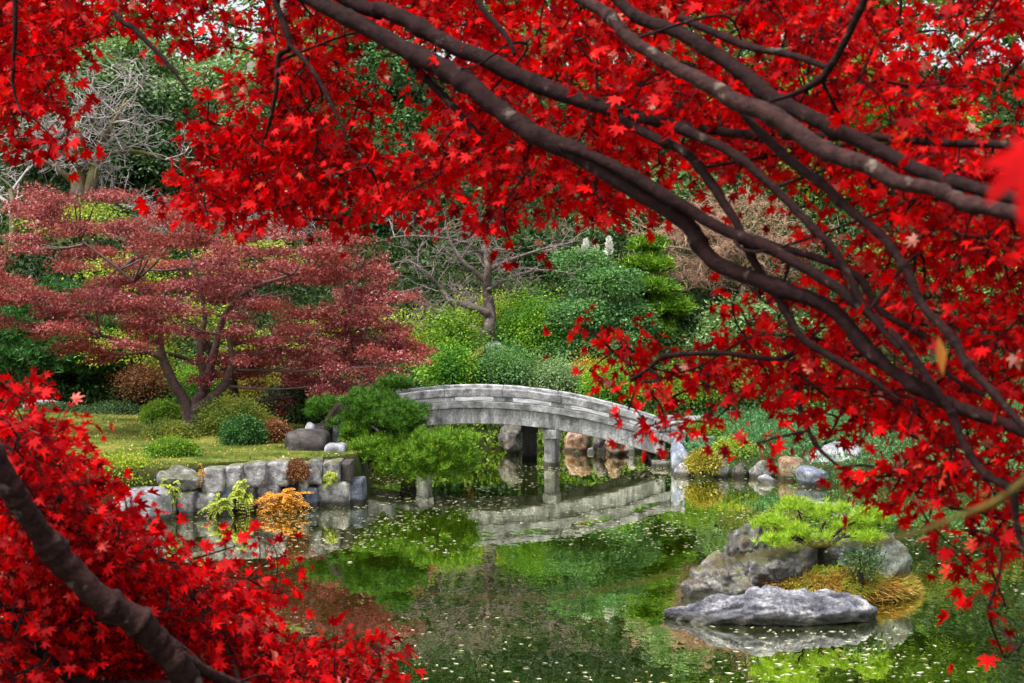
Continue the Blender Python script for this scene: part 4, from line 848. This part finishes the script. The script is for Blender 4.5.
BR = [br([(1345, 1060), (1310, 760), (1285, 500), (1262, 300), (1290, 60), (1350, -250), (1380, -500)], [150, 120, 105, 85, 60, 42, 24], Y=TY),
      br([(1285, 520), (1150, 470), (1010, 426), (949, 402), (882, 362), (821, 304), (717, 264), (677, 216), (582, 158), (522, 125), (458, 77), (407, 50), (340, 13), (290, -12), (180, -80), (40, -160)], [34, 22, 13, 14, 15, 17, 18, 19, 24, 23, 22, 20, 19, 17, 13, 6]),
      br([(560, 146), (590, 156), (633, 176), (680, 205), (730, 234), (781, 254), (848, 296), (899, 341), (936, 389), (960, 430)], [6, 11, 15, 14, 13, 13, 12, 11, 9, 4], -.03),
      br([(757, 240), (848, 270), (882, 311), (929, 341), (950, 375), (985, 395)], [9, 8, 8, 8, 6, 4], .1),
      br([(677, 126), (730, 151), (774, 188), (815, 230), (835, 250), (868, 311), (900, 350)], [12, 11, 10, 9, 9, 7, 4], -.05),
      br([(1262, 330), (1100, 170), (900, 140), (760, 135), (677, 125), (619, 111), (555, 91), (515, 74), (451, 44), (390, 13), (350, 0), (260, -60), (140, -140)], [26, 10, 9, 10, 12, 16, 20, 20, 18, 17, 16, 13, 6], .05),
      br([(606, 107), (636, 128), (680, 149), (700, 168), (734, 220), (757, 267), (784, 308), (805, 341), (865, 375), (900, 400)], [6, 11, 11, 11, 10, 9, 9, 9, 7, 3], 0),
      br([(1270, 320), (1150, 260), (1024, 216), (966, 202), (936, 189), (899, 182), (865, 165), (815, 145), (764, 111), (730, 98), (680, 69), (633, 40), (606, 13), (576, -5), (520, -60)], [34, 22, 19, 18, 16, 18, 20, 21, 21, 20, 16, 14, 14, 13, 8], -.3, 'barkgrey'),
      br([(1265, 290), (1120, 230), (1000, 195), (929, 175), (882, 152), (828, 125), (774, 98), (730, 64), (680, 34), (643, 20), (619, 0), (560, -70)], [26, 18, 15, 16, 17, 18, 18, 17, 16, 14, 13, 7], -.1),
      br([(680, 18), (741, 44), (788, 54), (828, 67)], [8, 9, 8, 7], -.1), br([(880, -40), (865, 0), (848, 37), (825, 74), (801, 91), (771, 101)], [10, 9, 9, 9, 7, 4], -.2),
      br([(735, 104), (784, 155), (821, 182), (848, 209), (882, 237), (909, 274), (922, 304), (949, 335), (970, 368), (997, 395), (1020, 422), (1060, 460)], [6, 12, 11, 10, 10, 10, 10, 10, 10, 9, 8, 7], -.25),
      br([(949, 402), (955, 421), (964, 445), (983, 473), (1011, 490), (1014, 505), (1019, 540)], [10, 9, 9, 9, 10, 9, 5], -.1),
      br([(290, -14), (276, 0), (290, 44), (279, 57), (276, 94), (266, 135)], [8, 7, 7, 6, 5, 3], 0), br([(290, 45), (313, 71), (337, 115), (350, 150)], [5, 5, 4, 2], 0),
      br([(90, -140), (111, 0), (135, 30), (162, 57), (188, 91)], [7, 6, 6, 5, 3], 0), br([(10, -140), (15, 7), (13, 80), (20, 110)], [6, 5, 4, 2], 0),
      br([(411, 64), (448, 101), (475, 131), (495, 155)], [9, 8, 7, 3], .05), br([(470, -40), (478, 0), (505, 34), (515, 54)], [6, 6, 6, 5], -.1),
      br([(805, 345), (781, 358), (757, 357), (720, 353), (667, 356), (649, 368), (631, 380)], [7, 6, 6, 6, 5, 4, 3], .1), br([(791, 358), (798, 402), (815, 443), (840, 468)], [6, 6, 5, 3], .1),
      br([(649, 368), (660, 380), (640, 384), (628, 410)], [4, 4, 3, 2], .1), br([(1019, 540), (1040, 600), (1018, 650)], [5, 4, 2], -.1)]
tb = at(1345, 1060, TY); tb[2] = gz(tb[0], TY)
mroot = empty('maple_tree', tb, 'overhanging scarlet maple whose long dark branches cross the whole view', 'tree')
BR[0][0][0][:] = tb - np.array((0, 0, .1))
_, nleaf = grow_maple(mroot, BR, sprays, None, 'red', .031, spread=.048, twigr=.003)
print('overhead sprays', len(sprays), 'leaves', nleaf)
# a few leaves close to the lens, on a twig of the same tree
C = [at(1034, 155, .62)]
V, Fc = place(T_MAPLE, C, rng.standard_normal((len(C), 3)) * .4 + np.array((-.3, 0, -.6)), np.array((0, -1, .4)) + .4 * rng.standard_normal((len(C), 3)), np.full(len(C), .032))
mesh_obj('near_leaves', V, Fc, M['red'], mroot, smooth=False)
mb = MB(); P, R = smooth_path([at(1285, 420, 2.2), at(1120, 440, 1.35), at(1024, 483, .95), at(997, 500, .93), at(955, 514, .92), at(884, 537, .92), at(800, 550, .9), at(650, 590, .9), at(550, 602, .9), at(420, 596, .9)], [.006, .0042, .0024, .0022, .0019, .0014, .0012, .0008, .0006, .0004], 6)
P = P + np.array([mnoise.noise_vector(Vector(p * 9)) for p in P]) * .006
mb.tube(P, R, 8); mb.build('twig', M['twigolive'], mroot)
V, Fc = place(T_SLIM, [at(938, 335, 1.5)], np.array([(.15, 0, -1)]), np.array([(0, -1, .2)]), [.045]); mesh_obj('withered_leaf', V, Fc, M['rusty'], mroot, smooth=False)

# low maple at the lower left, rooted on the near bank
G2 = {12: "7", 13: "96", 14: "99", 15: "9993", 16: "99983", 17: "999997353", 18: "999999875", 19: "8999999851", 20: "989999998664", 21: "997899999997", 22: "99999999999852", 23: "8888888888887"}
def YL(px): return 3.7 + .9 * np.clip(px, -300, 420) / 400
sp2 = []
for r, row in G2.items():
    for c, ch in enumerate(row):
        if ch != '0': seed_cell(c * 32, r * 32, int(ch), yfun=YL, out=sp2, leafpx2=.025, spread_pre=(-.35, .9), gap=.2, cap=.985)
for r in range(12, 24):
    for c in range(-7, 0): seed_cell(c * 32, r * 32 - (0 if c > -3 else 20), 7, yfun=YL, out=sp2, leafpx2=.04)
def bl(pts, wid, Y): return br(pts, wid, 0, 'barkgrey' if wid[0] > 12 else 'bark', Y)
B2 = [bl([(330, 960), (255, 790), (187, 682), (166, 653), (137, 624), (91, 591), (50, 545), (25, 508), (0, 468), (-60, 385), (-150, 300)], [50, 42, 33, 32, 32, 30, 27, 26, 25, 20, 12], [4.1, 3.9, 3.55, 3.5, 3.45, 3.4, 3.35, 3.3, 3.25, 3.2, 3.2]),
      bl([(172, 655), (207, 672), (240, 686), (300, 700), (370, 690)], [16, 14, 12, 9, 5], [3.5, 3.6, 3.7, 3.9, 4.1]),
      bl([(187, 684), (79, 682), (41, 645), (0, 607), (-60, 560)], [10, 10, 10, 9, 6], [3.6, 3.6, 3.6, 3.6, 3.7]), bl([(100, 690), (50, 660), (10, 640), (-40, 620)], [8, 7, 6, 4], [3.7] * 4),
      bl([(137, 624), (90, 622), (40, 618), (0, 600)], [7, 7, 6, 5], [3.5, 3.6, 3.7, 3.8]), bl([(240, 686), (225, 640), (205, 600), (190, 560)], [6, 5, 4, 2], [3.8, 4, 4.1, 4.1]), bl([(25, 508), (60, 505), (100, 520), (130, 550)], [6, 5, 4, 2], [3.4, 3.7, 4, 4.1])]
lb = at(330, 960, 4.1); lb[2] = gz(lb[0], 4.1); B2[0][0][0][:] = lb - np.array((0, 0, .1))
lroot = empty('maple_tree', lb, 'low crimson maple with a thick leaning limb in the lower left corner', 'tree')
_, nl2 = grow_maple(lroot, B2, sp2, None, 'redlow', .029, spread=.06, twigr=.003)
print('low maple leaves', nl2)
